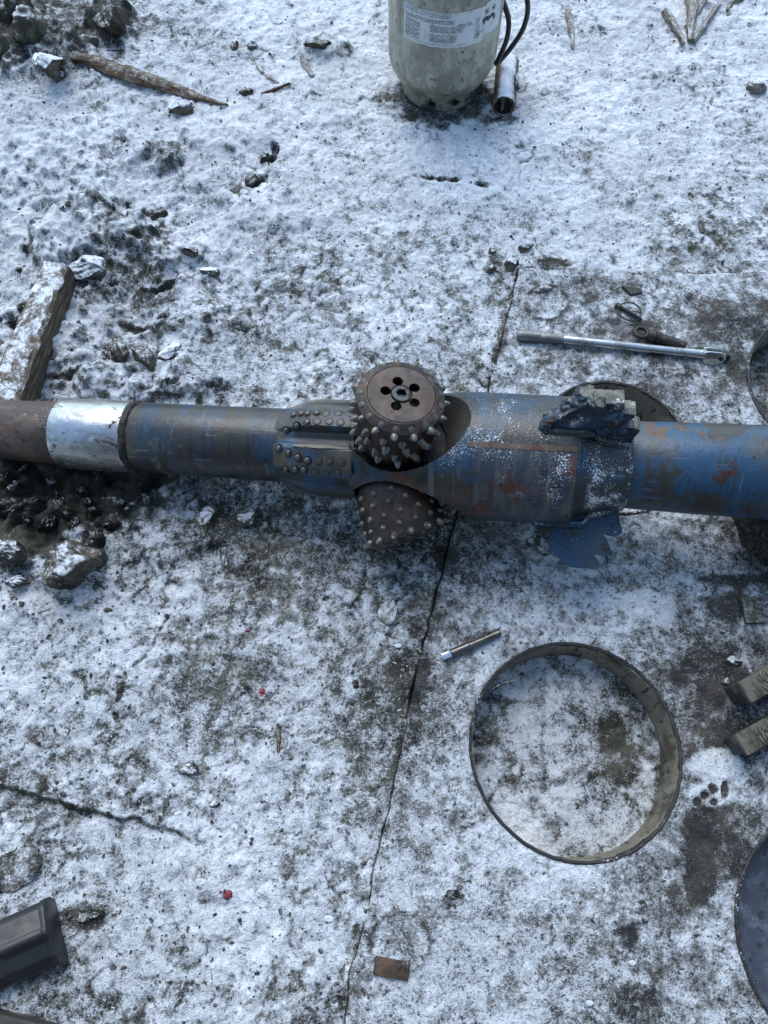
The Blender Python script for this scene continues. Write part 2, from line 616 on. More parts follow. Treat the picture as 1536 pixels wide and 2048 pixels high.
DECK_Z = 0.014
EDGE_PX = [(1046, 500), (1040, 536), (1012, 640), (981, 780), (905, 1060), (880, 1160), (850, 1290), (806, 1480), (776, 1640), (735, 1830), (703, 1930), (690, 2048), (672, 2200)]
EDGE = [at(*p, DECK_Z) for p in EDGE_PX]
EY = np.array([p.y for p in EDGE])[::-1]
EX = np.array([p.x for p in EDGE])[::-1]
DECK_FAR = at(1040, 536, DECK_Z).y


def edge_x(y):
    return np.interp(y, EY, EX) + 0.006 * perlin(y * 9, y * 0 + 3.3) + 0.003 * perlin(y * 31, y * 0 + 1.3)


def far_y(x):
    return DECK_FAR - 0.03 * (x - EX[-1]) + 0.010 * perlin(x * 7, x * 0 + 8.1)


# holes through the deck: centre, radius
HC = at(1150, 1494, DECK_Z)
p1 = at(1208, 762, DECK_Z)
p2 = at(1497, 772, DECK_Z)
p3 = at(1474, 1880, DECK_Z)
HOLES = [(HC.x, HC.y, 0.199), (p1.x, p1.y - 0.168, 0.168), (p2.x + 0.205, p2.y, 0.205), (p3.x + 0.205, p3.y, 0.205)]
HOLE_D = 0.085


def seg_dist(x, y, pts):
    d = np.full(x.shape, 9.0)
    for a, b in zip(pts[:-1], pts[1:]):
        ax, ay, bx, by = a.x, a.y, b.x, b.y
        L = (bx - ax) ** 2 + (by - ay) ** 2 + 1e-12
        t = np.clip(((x - ax) * (bx - ax) + (y - ay) * (by - ay)) / L, 0, 1)
        d = np.minimum(d, np.hypot(x - ax - t * (bx - ax), y - ay - t * (by - ay)))
    return d


def cover(x, y, z):
    px, py, dep = proj(x, y, z)
    gx = np.clip((px - 64) / 128, 0, 10.999)
    gy = np.clip((py - 64) / 128, 0, 14.999)
    ix, iy = gx.astype(int), gy.astype(int)
    fx, fy = gx - ix, gy - iy
    c = (COVER[iy, ix] * (1 - fx) + COVER[iy, ix + 1] * fx) * (1 - fy) + (COVER[iy + 1, ix] * (1 - fx) + COVER[iy + 1, ix + 1] * fx) * fy
    c = c / 10.0 + 0.035 + 0.07 * sstep(760, 300, py)
    wob = 0.5 * fbm(x, y, 16, 3, 77)
    for sx, sy, rx, ry, am in SPOTS:
        q = ((px - sx) / rx) ** 2 + ((py - sy) / ry) ** 2
        m = q < 3
        if m.any():
            c[m] += am * sstep(1.35, 0.45, q[m] + wob[m])
    return c, px, py


def spot_sum(px, py, lst, wob):
    r = np.zeros(px.shape)
    for sx, sy, rx, ry, am in lst:
        q = ((px - sx) / rx) ** 2 + ((py - sy) / ry) ** 2
        m = q < 3
        r[m] += am * sstep(1.2, 0.5, q[m] + wob[m])
    return r


REDS_ = [(523, 1384, 9, 9, 1.0), (465, 1503, 9, 8, .8), (437, 1500, 9, 5, .6), (485, 1543, 16, 9, .75), (504, 1462, 8, 9, .6), (625, 1577, 7, 7, .7), (593, 1511, 5, 6, .6), (455, 1788, 9, 11, 1.1), (493, 1262, 12, 4, .8), (452, 1563, 10, 7, .5)]
REDS = [(a, b, c_, d_, e_ * 0.62) for a, b, c_, d_, e_ in REDS_]


def axis_coords(a, b, step, far, growth=1.35):
    c = list(np.arange(a, b + step / 2, step))
    s, v = step, b
    hi = []
    while v < far:
        s *= growth
        v += s
        hi.append(v)
    s, v = step, a
    lo = []
    while v > -far:
        s *= growth
        v -= s
        lo.append(v)
    return np.array(lo[::-1] + c + hi)


def build_ground():
    step = 0.0037
    xs = axis_coords(-1.34, 1.34, step, 150)
    ys = axis_coords(-0.44, 2.42, step, 150)
    X, Y = np.meshgrid(xs, ys)
    x, y = X.ravel(), Y.ravel()
    near = np.exp(-np.maximum(np.hypot(x, y - 1.0) - 2.5, 0) / 3.0)
    px, py, _ = proj(x, y, 0 * x)
    rough = 0.6 + 1.3 * np.exp(-(((px - 150) / 330) ** 2)) * sstep(150, 420, py) * sstep(1350, 1000, py) + 0.4 * np.exp(-(((px - 150) / 350) ** 2 + ((py - 80) / 120) ** 2))
    z = 0.012 * perlin(x * 1.7, y * 1.7, 3) * near
    z += 0.010 * perlin(x * 5.2, y * 5.2, 5) * rough
    lump = np.abs(fbm(x, y, 11, 2, 9))
    z += 0.012 * (lump - 0.3) * rough
    m1 = fbm(x, y, 24, 2, 13)
    z += 0.0065 * m1 * rough
    s1 = fbm(x, y, 55, 2, 21)
    z += 0.0030 * s1 * (0.5 + 0.5 * rough)
    s2 = perlin(x * 115, y * 115, 31)
    z += 0.0011 * s2
    wob = 0.45 * fbm(x, y, 14, 3, 55)
    churn = sstep(1.2, 0.5, ((px - 110) / 230) ** 2 + ((py - 1010) / 110) ** 2 + 0.4 * fbm(x, y, 10, 2, 57))
    z += churn * (0.030 * np.abs(fbm(x + 0.03 * perlin(x * 12, y * 12, 58), y, 13, 3, 59)) - 0.012)
    for sx, sy, rx, ry, h in MOUNDS:
        q = ((px - sx) / rx) ** 2 + ((py - sy) / ry) ** 2
        m = q < 3
        z[m] += h * sstep(1.3, 0.1, q[m] + wob[m])
    crev = np.zeros(x.shape)
    for pts, wd, dp in CREV:
        P = spline([at(*p) for p in pts], 6)
        d = seg_dist(x, y, P) + 0.006 * fbm(x, y, 40, 2, 71)
        k = sstep(wd, wd * 0.25, d) * sstep(-0.35, 0.25, fbm(x, y, 22, 2, 73))
        z -= 0.5 * dp * k
        crev = np.maximum(crev, k)
    yl = np.interp(px, [-300, 0, 104, 234, 354, 420], [1490, 1571, 1597, 1631, 1654, 1700])
    z -= 0.016 * sstep(-2, 12, py - yl + 8 * fbm(x, y, 30, 2, 75)) * sstep(430, 330, px) * sstep(1900, 1750, py)
    yl2 = np.interp(px, [380, 520, 600, 660, 720], [1990, 1960, 1880, 1850, 1870])
    # press flat towards zero along the deck edge, drop below the deck
    ex = edge_x(y)
    inside = np.minimum(x - ex, far_y(x) - y)           # >0 under the deck
    vis = (np.hypot(x, y) < 8)
    lip = sstep(-0.10, -0.01, inside) * vis
    z = z * (1 - 0.75 * lip) + 0.010 * lip * sstep(-0.5, 0.6, fbm(x, y, 8, 2, 91))
    drop = sstep(-0.0015, 0.009, inside + 0.005 * perlin(x * 13, y * 13, 7)) * vis
    zin = -HOLE_D + 0.010 * fbm(x, y, 6, 2, 15) + 0.005 * np.abs(m1) + 0.0025 * s1 + 0.0012 * s2
    z = z * (1 - drop) + zin * drop
    # broken crust: warped patches with dark cracks between them
    wx = x + 0.016 * perlin(x * 21, y * 21, 61) + 0.006 * perlin(x * 60, y * 60, 62)
    wy = y + 0.016 * perlin(x * 21, y * 21, 63) + 0.006 * perlin(x * 60, y * 60, 64)
    crust = fbm(wx, wy, 30, 3, 65)
    crack = sstep(0.13, 0.02, np.abs(fbm(wx, wy, 13, 2, 67))) * sstep(-0.15, 0.45, fbm(x, y, 6, 2, 69))
    z += 0.0022 * crust * (1 - drop) - 0.0032 * crack * (1 - drop)
    # cover of snow
    c, px, py = cover(x, y, 0 * x)
    c = c + 0.13 * fbm(x, y, 3.6, 2, 47) + 0.15 * fbm(x, y, 9, 3, 41) + 0.25 * crust - 0.30 * crack - 0.10 * s1 - 0.06 * s2 - 0.06 * m1 * rough
    c -= 0.6 * crev
    c -= 0.30 * sstep(-0.022, 0.0, inside) * sstep(0.02, 0.0, inside) * sstep(-0.3, 0.5, fbm(x, y, 13, 2, 17))
    Z = z.reshape(X.shape)
    gy, gx = np.gradient(Z, ys, xs)
    slope = np.hypot(gx, gy).ravel()
    c -= 0.38 * sstep(0.45, 1.6, slope)
    # the hole bottoms
    inhole = np.zeros(x.shape, bool)
    for hx, hy, hr in HOLES:
        inhole |= np.hypot(x - hx, y - hy) < hr + 0.03
    c = np.where(inhole & (drop > 0.5), c - 0.02 + 0.22 * fbm(x, y, 11, 3, 49), c)
    last = np.hypot(x - HOLES[3][0], y - HOLES[3][1]) < 0.24
    c = np.where(last, 0.34 + 0.1 * fbm(x, y, 12, 2, 4), c)
    back = np.hypot(x - HOLES[1][0], y - HOLES[1][1]) < 0.24
    c = np.where(c < 0.5, 0.5 + (c - 0.5) * 0.62, 0.5 + (c - 0.5) * 0.9)
    # beyond the finely built part the sheet runs out smooth and evenly snowed
    out = np.maximum(np.maximum(np.abs(x) - 1.34, y - 2.42), -0.44 - y)
    far_ = sstep(0.0, 0.35, out)
    c = c * (1 - far_) + 0.70 * far_
    z = z * (1 - far_ * (inside < 0.02))
    red = spot_sum(px, py, REDS, 0.9 * fbm(x, y, 60, 2, 66))
    me = grid_mesh('ground', np.stack([x, y, z], 1), len(ys), len(xs))
    for nm, arr in (('snow', c), ('red', red)):
        at_ = me.attributes.new(nm, 'FLOAT', 'POINT')
        at_.data.foreach_set('value', arr.astype(np.float32))
    o = link('ground', me, M_ground)
    tag(o, kind='structure')
    return xs, ys, Z


GX_, GY_, GZ_ = build_ground()


def gz(x, y):
    """height of the ground sheet at a place"""
    i = np.clip(np.searchsorted(GX_, x), 1, len(GX_) - 1)
    j = np.clip(np.searchsorted(GY_, y), 1, len(GY_) - 1)
    return float(GZ_[j, i])


def on_deck(p):
    return p.x > float(edge_x(np.array([p.y]))[0]) and p.y < float(far_y(np.array([p.x]))[0])


def floor_at(px, py):
    """the visible ground or deck point under a pixel"""
    p = at(px, py, DECK_Z)
    if on_deck(p):
        return p
    p = at(px, py, 0.0)
    for _ in range(3):
        p = at(px, py, gz(p.x, p.y))
    return p


def build_deck():
    step = 0.0037
    xs = np.concatenate([np.arange(-0.25, 1.34, step), np.array([1.36, 1.4, 1.46, 1.55, 1.7, 1.9])])
    ys = np.concatenate([np.array([-1.2, -0.9, -0.7, -0.6, -0.52, -0.48]), np.arange(-0.45, DECK_FAR + 0.06, step)])
    X, Y = np.meshgrid(xs, ys)
    x, y = X.ravel().copy(), Y.ravel().copy()
    ok = (x > edge_x(y)) & (y < far_y(x))
    for hx, hy, hr in HOLES:
        ok &= np.hypot(x - hx, y - hy) > hr - 0.001
    s1, s2 = fbm(x, y, 55, 2, 121), perlin(x * 115, y * 115, 131)
    m1 = fbm(x, y, 20, 2, 113)
    z = DECK_Z + 0.0014 * m1 + 0.0011 * s1 + 0.0009 * s2
    c, px, py = cover(x, y, 0 * x + DECK_Z)
    c = c - 0.03 + 0.10 * fbm(x, y, 3.6, 2, 147) + 0.15 * fbm(x, y, 8, 3, 141) + 0.22 * fbm(x + 0.016 * perlin(x * 21, y * 21, 161), y + 0.016 * perlin(x * 21, y * 21, 163), 28, 3, 144) - 0.10 * s1 - 0.05 * s2
    c = 0.5 + (c - 0.5) * 0.7
    # half-buried ring outlines and the boot print in packed snow
    for sx, sy, rx, ry, am, hh in ((800, 1886, 60, 62, -0.22, 0.003), (1093, 606, 42, 34, -0.22, 0.003), (910, 1775, 22, 22, -0.2, 0.001)):
        q = np.sqrt(((px - sx) / rx) ** 2 + ((py - sy) / ry) ** 2)
        k = np.exp(-((q - 1) / 0.10) ** 2)
        c += am * k
        z += hh * k
    pack = spot_sum(px, py, [(1430, 1530, 50, 32, 1), (1425, 1590, 46, 26, 0.9)], 0.9 * fbm(x, y, 25, 3, 8))
    z += 0.0035 * (1 + 0.8 * fbm(x, y, 40, 2, 18)) * np.clip(pack, 0, 1)
    for sx, sy, rx, ry in ((1426, 1576, 10, 11), (1409, 1590, 8, 9), (1448, 1579, 8, 17), (1395, 1602, 9, 8), (1428, 1604, 7, 8)):
        q = ((px - sx) / rx) ** 2 + ((py - sy) / ry) ** 2
        k = sstep(1.3, 0.7, q)
        c -= 0.58 * k
        z -= 0.005 * k
    lines = [([(960, 1385), (990, 1375), (1020, 1360)], .004, .002), ([(1000, 1860), (1080, 1870), (1150, 1840)], .004, .001)]
    red = 0 * x
    # faces whose four corners all stand clear of edge and holes
    nr, nc = len(ys), len(xs)
    OK = ok.reshape(nr, nc)
    q = OK[:-1, :-1] & OK[:-1, 1:] & OK[1:, 1:] & OK[1:, :-1]
    jj, ii = np.nonzero(q)
    F = np.stack([jj * nc + ii, jj * nc + ii + 1, (jj + 1) * nc + ii + 1, (jj + 1) * nc + ii], 1)
    used = np.unique(F)
    remap = -np.ones(nr * nc, int)
    remap[used] = np.arange(len(used))
    F = remap[F]
    x, y, z, c, red = x[used], y[used], z[used], c[used], red[used]
    me = bpy.data.meshes.new('steel_deck')
    # boundary edges
    E = np.concatenate([F[:, [0, 1]], F[:, [1, 2]], F[:, [2, 3]], F[:, [3, 0]]])
    key = np.sort(E, 1)
    k1 = key[:, 0].astype(np.int64) * len(used) + key[:, 1]
    u, inv, cnt = np.unique(k1, return_inverse=True, return_counts=True)
    bnd = E[cnt[inv] == 1]
    bv = np.unique(bnd)
    # snap the ragged boundary to the true outline
    for v in bv:
        done = False
        for hx, hy, hr in HOLES:
            d = math.hypot(x[v] - hx, y[v] - hy)
            if d < hr + 0.012:
                x[v], y[v] = hx + (x[v] - hx) / d * hr, hy + (y[v] - hy) / d * hr
                done = True
                break
        if not done:
            e = float(edge_x(np.array([y[v]]))[0])
            if abs(x[v] - e) < 0.01:
                x[v] = e
            fy = float(far_y(np.array([x[v]]))[0])
            if abs(y[v] - fy) < 0.01:
                y[v] = fy
        z[v] -= 0.0015
    # walls down from the boundary
    nv = len(x)
    low = {int(v): nv + i for i, v in enumerate(bv)}
    V = np.concatenate([np.stack([x, y, z], 1), np.stack([x[bv], y[bv], z[bv] * 0 - HOLE_D - 0.02], 1)])
    wf = np.array([[b, a, low[int(a)], low[int(b)]] for a, b in bnd])
    F = np.concatenate([F, wf])
    ca = np.concatenate([c, 0 * bv - 0.3])
    ra = np.concatenate([red, 0.0 * bv])
    me.vertices.add(len(V))
    me.vertices.foreach_set('co', V.astype(np.float32).ravel())
    me.loops.add(F.size)
    me.loops.foreach_set('vertex_index', F.astype(np.int32).ravel())
    me.polygons.add(len(F))
    me.polygons.foreach_set('loop_start', (np.arange(len(F)) * 4).astype(np.int32))
    me.polygons.foreach_set('use_smooth', np.ones(len(F), bool))
    me.update(calc_edges=True)
    me.validate()
    auto_smooth(me, 60)
    for nm, arr in (('snow', ca), ('red', ra)):
        a_ = me.attributes.new(nm, 'FLOAT', 'POINT')
        a_.data.foreach_set('value', arr.astype(np.float32))
    o = link('deck', me, M_deck)
    tag(o, kind='structure')


build_deck()

# ------------------------------------------------------------------ sleeves lining the deck holes
M_sleeve = layered('mud smeared sleeve', (0.22, 0.20, 0.145), (
    dict(col=(0.075, 0.068, 0.050), scale=9, lo=0.50, hi=0.62, stretch=(1, 1, 0.6), rg=0.65),
    dict(col=(0.10, 0.055, 0.035), scale=9, lo=0.58, hi=0.68, amt=0.8),
    dict(col=(0.30, 0.28, 0.22), scale=40, lo=0.56, hi=0.66, stretch=(1, 1, 0.35), amt=0.7),
    dict(col=(0.03, 0.028, 0.024), scale=70, lo=0.58, hi=0.64, stretch=(1.5, 1.5, 0.25))), 0.7, bump=0.7, bscale=120, bdist=0.002)
M_rim = layered('dark rim steel', (0.014, 0.013, 0.012), (
    dict(col=(0.045, 0.04, 0.032), scale=60, lo=0.52, hi=0.62),), 0.6, bump=0.6, bscale=200, bdist=0.0015,
    frost=dict(scale=200, lo=0.68, hi=0.80, patch=1.0, nz=0.1, big=9))
SL_LABEL = ['open steel sleeve with mud smeared wall in the deck below the tap',
            'half hidden dark steel sleeve in the deck behind the blue pipe',
            'steel sleeve cut by the right edge near the chrome bar',
            'steel sleeve with dark blue bottom at the lower right corner']
for (hx, hy, hr), lb in zip(HOLES, SL_LABEL):
    t = empty('hole_sleeve', (hx, hy, -HOLE_D))
    tag(t, lb, 'sleeve', 'sleeves lining the deck holes')
    wall = lathe('sleeve_wall', [(-0.01, hr - 0.002), (0.02, hr - 0.0022), (HOLE_D + DECK_Z - 0.002, hr - 0.002), (HOLE_D + DECK_Z - 0.002, hr - 0.006), (0.03, hr - 0.0062), (-0.01, hr - 0.006)], 128, 'Z', caps=False,
                 rfun=lambda s, th, r: r + 0.0022 * fbm(th * hr * 1.0, s, 9, 3, int(hr * 1e4) % 90) * (r < hr - 0.004))
    link('wall', wall, M_sleeve, t)
    if lb == SL_LABEL[3]:
        M_slate = layered('dark slate bottom', (0.040, 0.050, 0.072), (dict(col=(0.09, 0.105, 0.14), scale=30, lo=0.46, hi=0.64), dict(col=(0.02, 0.022, 0.028), scale=60, lo=0.55, hi=0.65)), 0.6, bump=0.4,
                          frost=dict(scale=300, lo=0.72, hi=0.80, patch=0.4, nz=0.1))
        link('bottom_disc', lathe('bottom_disc', [(0.022, hr - 0.007), (0.030, hr - 0.008), (0.0305, 0.004)], 64, 'Z'), M_slate, t)  # dark blue-grey disc closing the bottom of this hole
    rim = lathe('sleeve_rim', [(HOLE_D + DECK_Z - 0.004, hr - 0.0065), (HOLE_D + DECK_Z + 0.0015, hr - 0.0056), (HOLE_D + DECK_Z + 0.0024, hr - 0.002), (HOLE_D + DECK_Z + 0.0012, hr + 0.0002), (HOLE_D + DECK_Z - 0.004, hr + 0.0004)], 160, 'Z', caps=False,
                rfun=lambda s, th, r: r + 0.0016 * perlin(th * 9, s * 50 + hr * 40) + 0.0010 * perlin(th * 40, s * 50 + hr * 70))
    link('rim', rim, M_rim, t)

# ------------------------------------------------------------------ the hole opener: axis through the frame
AX0 = Vector((0, 0.680, 0.158))
AXD = Vector((1, -0.120, 0.108)).normalized()
_ux = AXD
_uy = Vector((0, 0, 1)).cross(_ux).normalized()
_uz = _ux.cross(_uy)
TM = Matrix.Translation(AX0) @ Matrix((_ux, _uy, _uz)).transposed().to_4x4()
TMI = TM.inverted()


def stn(px):
    """station along the axis that shows at this pixel column"""
    lo, hi = -2.0, 2.0
    for _ in range(50):
        m = (lo + hi) / 2
        P = AX0 + AXD * m
        q, _, _ = proj(P.x, P.y, P.z)
        if q < px:
            lo = m
        else:
            hi = m
    return lo


def rad(px, width):
    P = AX0 + AXD * stn(px)
    _, _, d = proj(P.x, P.y, P.z)
    return float(width / 2 * d / FOC)


RX = (1, 0.12, 0.12)
DRIP = (7, 0.45, 0.45)
M_blue = layered('worn blue paint', (0.018, 0.064, 0.125), (
    dict(col=(0.050, 0.062, 0.070), scale=7, lo=0.48, hi=0.60, stretch=(1.8, 0.8, 0.8), rg=0.7, detail=8),
    dict(col=(0.036, 0.034, 0.029), scale=9, lo=0.50, hi=0.56, rg=0.74, off=12, detail=9),
    dict(col=(0.040, 0.036, 0.030), scale=8, lo=0.55, hi=0.61, stretch=DRIP, rg=0.7, off=52, detail=8),
    dict(col=(0.100, 0.052, 0.028), scale=11, lo=0.565, hi=0.60, rg=0.75, off=5, detail=9),
    dict(col=(0.060, 0.022, 0.015), scale=15, lo=0.58, hi=0.62, rg=0.75, off=25, detail=9),
    dict(col=(0.17, 0.17, 0.16), scale=120, lo=0.64, hi=0.68, stretch=(0.10, 1, 1), amt=0.6),
    dict(col=(0.15, 0.15, 0.15), scale=100, lo=0.66, hi=0.70, stretch=(1, 0.08, 0.08), amt=0.5, off=91),
    dict(col=(0.012, 0.011, 0.010), scale=60, lo=0.59, hi=0.63, rg=0.75, detail=8)), 0.36, bump=0.4, bscale=220, bdist=0.0010,
    frost=dict(scale=420, lo=0.76, hi=0.82, patch=0.3, nz=0.1))
M_blue_left = layered('dark worn blue paint', (0.016, 0.038, 0.068), (
    dict(col=(0.030, 0.031, 0.031), scale=8, lo=0.45, hi=0.54, stretch=(2.2, 0.6, 0.6), rg=0.72, detail=9),
    dict(col=(0.036, 0.028, 0.021), scale=10, lo=0.50, hi=0.56, stretch=(2.5, 0.5, 0.5), rg=0.74, off=12, detail=9),
    dict(col=(0.14, 0.125, 0.09), scale=10, lo=0.55, hi=0.63, stretch=(1.2, 1, 1), rg=0.78, off=33, amt=0.7, detail=9),
    dict(col=(0.075, 0.036, 0.021), scale=9, lo=0.565, hi=0.61, stretch=(3, 0.5, 0.5), rg=0.75, off=5, detail=9),
    dict(col=(0.020, 0.018, 0.016), scale=9, lo=0.55, hi=0.60, stretch=DRIP, rg=0.7, off=55, detail=8),
    dict(col=(0.20, 0.19, 0.17), scale=100, lo=0.64, hi=0.69, stretch=(0.10, 1, 1), amt=0.6),
    dict(col=(0.16, 0.16, 0.16), scale=90, lo=0.65, hi=0.70, stretch=(1, 0.08, 0.08), amt=0.5, off=93),
    dict(col=(0.010, 0.009, 0.008), scale=70, lo=0.58, hi=0.62, rg=0.75, detail=8)), 0.34, bump=0.45, bscale=220, bdist=0.0010)
M_body = layered('scuffed blue body', (0.018, 0.050, 0.092), (
    dict(col=(0.036, 0.040, 0.040), scale=8, lo=0.45, hi=0.54, rg=0.72, detail=9),
    dict(col=(0.044, 0.034, 0.026), scale=7, lo=0.48, hi=0.56, rg=0.74, off=13, detail=9, mask=('X', -1, -0.9, 0.20, 0.34)),
    dict(col=(0.022, 0.021, 0.018), scale=9, lo=0.52, hi=0.57, rg=0.74, off=44, detail=9),
    dict(col=(0.090, 0.038, 0.022), scale=12, lo=0.575, hi=0.62, rg=0.75, off=5, detail=9),
    dict(col=(0.022, 0.020, 0.017), scale=8, lo=0.55, hi=0.60, stretch=DRIP, rg=0.7, off=57, detail=8),
    dict(col=(0.13, 0.145, 0.165), scale=60, lo=0.58, hi=0.66, stretch=(1, 0.12, 0.12), amt=0.5),
    dict(col=(0.17, 0.17, 0.16), scale=110, lo=0.65, hi=0.69, stretch=(0.10, 1, 1), amt=0.6, off=95),
    dict(col=(0.010, 0.010, 0.010), scale=70, lo=0.59, hi=0.63, rg=0.75, detail=8)), 0.36, bump=0.45, bscale=220, bdist=0.0010,
    frost=dict(scale=380, lo=0.655, hi=0.73, patch=0.8, nz=0.15, big=14, mask=('X', 0.08, 0.20, 0.44, 0.50)), neck=(stn(1160), stn(1262)))
M_pocket_shade = layered('shade dark oiled steel', (0.007, 0.0065, 0.006), (dict(col=(0.018, 0.015, 0.012), scale=30, lo=0.5, hi=0.64),), 0.5, 0.0, bump=0.4, spec=0.3)  # oiled steel, base near black to paint in the deep pocket's shade
M_plate = layered('frosted rusty plate', (0.030, 0.040, 0.060), (
    dict(col=(0.085, 0.080, 0.075), scale=40, lo=0.46, hi=0.62, stretch=(1, 0.2, 0.2), rg=0.65),
    dict(col=(0.085, 0.030, 0.020), scale=14, lo=0.52, hi=0.60, rg=0.7, off=9),
    dict(col=(0.015, 0.014, 0.013), scale=30, lo=0.56, hi=0.64, rg=0.7, off=29)), 0.5, bump=0.6, bscale=260, bdist=0.0012,
    frost=dict(scale=360, lo=0.625, hi=0.70, patch=0.7, nz=0.1, big=16))
M_blade = layered('torn blue blade', (0.016, 0.050, 0.098), (
    dict(col=(0.040, 0.058, 0.075), scale=9, lo=0.47, hi=0.58, rg=0.72, detail=9),
    dict(col=(0.12, 0.13, 0.13), scale=70, lo=0.62, hi=0.68, stretch=(0.3, 1, 1), amt=0.6, off=66),
    dict(col=(0.026, 0.023, 0.019), scale=16, lo=0.53, hi=0.58, rg=0.74, detail=9),
    dict(col=(0.25, 0.24, 0.21), scale=50, lo=0.68, hi=0.76, amt=0.5)), 0.62, spec=0.35, bump=0.5, bscale=160, bdist=0.0015,
    frost=dict(scale=380, lo=0.72, hi=0.80, patch=0.5, nz=0.1))
def clay_top(name):
    n = NT(name)
    up = n.math('ADD', n.nz(), n.math('MULTIPLY', n.math('SUBTRACT', n.noise(40, 4, 0.65), 0.5), 0.9))
    f = n.ramp01(up, 0.55, 0.78)
    clay = n.mix(n.ramp01(n.noise(30, 4, 0.65, off=4), 0.42, 0.6), (0.21, 0.205, 0.17), (0.105, 0.10, 0.08))
    clay = n.mix(n.ramp01(n.noise(34, 4, 0.6, off=14), 0.60, 0.66), clay, (0.03, 0.08, 0.16))
    steel = n.mix(n.ramp01(n.noise(16, 4, 0.65, off=24), 0.44, 0.6), (0.016, 0.022, 0.034), (0.028, 0.055, 0.10))
    c = n.mix(f, steel, clay)
    sn = n.math('ADD', n.noise(330, 3, 0.7, off=7), n.math('MULTIPLY', n.math('SUBTRACT', n.noise(30, 3, off=9), 0.5), 0.8))
    c = n.mix(n.ramp01(sn, 0.64, 0.72), c, (0.74, 0.77, 0.82))
    n.set('Base Color', c)
    n.set('Roughness', n.mixf(f, 0.5, 0.85))
    n.set('Normal', n.bump(n.noise(60, 5, 0.65, off=5), 0.9, 0.004))
    return n.m


M_blade_clay = clay_top('clay crusted blade')
M_rustpipe = layered('brown rusted pipe', (0.060, 0.040, 0.031), (
    dict(col=(0.115, 0.078, 0.058), scale=22, lo=0.46, hi=0.60, stretch=(0.4, 1, 1), rg=0.65),
    dict(col=(0.085, 0.034, 0.022), scale=12, lo=0.54, hi=0.64, rg=0.7),
    dict(col=(0.018, 0.015, 0.013), scale=50, lo=0.56, hi=0.66, rg=0.7)), 0.6, bump=0.5, bscale=220, bdist=0.0012,
    frost=dict(scale=300, lo=0.74, hi=0.82, patch=0.4, nz=0.25))
M_chrome = layered('scratched bright steel', (0.46, 0.475, 0.49), (
    dict(col=(0.30, 0.30, 0.29), scale=26, lo=0.48, hi=0.62, stretch=(0.35, 1, 1), rg=0.7, rough=0.5),
    dict(col=(0.07, 0.062, 0.05), scale=30, lo=0.57, hi=0.64, rg=0.7, rough=0.8, metal=0.2, stretch=(0.6, 1, 1), dist=1.0),
    dict(col=(0.70, 0.72, 0.74), scale=120, lo=0.62, hi=0.70, stretch=(0.5, 0.05, 1), rough=0.4)), 0.30, 0.95, bump=0.5, bscale=160, bdist=0.0009, bstretch=(0.6, 0.12, 1))
M_seam = layered('dark seam', (0.012, 0.011, 0.010), (dict(col=(0.05, 0.04, 0.03), scale=60, lo=0.55, hi=0.65),), 0.7, bump=0.7, bscale=150, bdist=0.002)
M_pilot = layered('clay and blue pilot', (0.034, 0.037, 0.039), (
    dict(col=(0.025, 0.065, 0.120), scale=16, lo=0.54, hi=0.62, rg=0.65, off=8),
    dict(col=(0.105, 0.099, 0.076), scale=9, lo=0.50, hi=0.62, stretch=(0.45, 1, 1), rg=0.6, off=21),
    dict(col=(0.09, 0.050, 0.030), scale=14, lo=0.58, hi=0.66, rg=0.7, off=2),
    dict(col=(0.015, 0.014, 0.012), scale=36, lo=0.57, hi=0.66, rg=0.7)), 0.48, bump=0.4, bscale=220, bdist=0.001)
M_cutter = layered('oiled rusty cutter', (0.024, 0.015, 0.010), (
    dict(col=(0.080, 0.036, 0.020), scale=14, lo=0.48, hi=0.62, rg=0.65),
    dict(col=(0.095, 0.082, 0.060), scale=22, lo=0.54, hi=0.66, rg=0.7, off=11, amt=0.8, mask=('Z', 0.150, 0.172, 0.9, 1)),
    dict(col=(0.012, 0.010, 0.009), scale=26, lo=0.52, hi=0.62, rg=0.7, off=31)), 0.45, 0.25, bump=0.6, bscale=180, bdist=0.0014)
M_cap = layered('worn cap disc', (0.048, 0.035, 0.029), (
    dict(col=(0.080, 0.062, 0.053), scale=18, lo=0.46, hi=0.62, rg=0.65),
    dict(col=(0.090, 0.040, 0.030), scale=24, lo=0.55, hi=0.65, rg=0.65, off=6),
    dict(col=(0.030, 0.026, 0.024), scale=30, lo=0.56, hi=0.66, off=15),
    dict(col=(0.25, 0.23, 0.21), scale=80, lo=0.66, hi=0.74, stretch=(1, 0.1, 1), amt=0.6)), 0.42, 0.45, bump=0.25, bscale=260, bdist=0.0006)
M_bolt = layered('oiled bolt', (0.060, 0.060, 0.062), (dict(col=(0.02, 0.02, 0.02), scale=60, lo=0.5, hi=0.62),), 0.35, 0.6, bump=0.3)
M_tooth = layered('carbide tooth', (0.17, 0.155, 0.135), (
    dict(col=(0.085, 0.075, 0.06), scale=90, lo=0.48, hi=0.62),), 0.36, 0.45, bump=0.3, bscale=300)
M_button = layered('carbide button', (0.115, 0.110, 0.105), (
    dict(col=(0.05, 0.046, 0.04), scale=120, lo=0.5, hi=0.62),), 0.36, 0.45, bump=0.3, bscale=300)
M_flat = layered('worn flat button', (0.060, 0.056, 0.050), (dict(col=(0.10, 0.095, 0.085), scale=90, lo=0.5, hi=0.62),), 0.45, 0.2, bump=0.3)
M_ring = layered('oily gap', (0.010, 0.010, 0.010), (), 0.35, bump=0.2)

tool = empty('hole_opener', mw=TM)
tag(tool, 'long blue drilling hole opener with toothed roller cutters lying across the snow', 'drill tool')

r_bl = rad(430, 143)
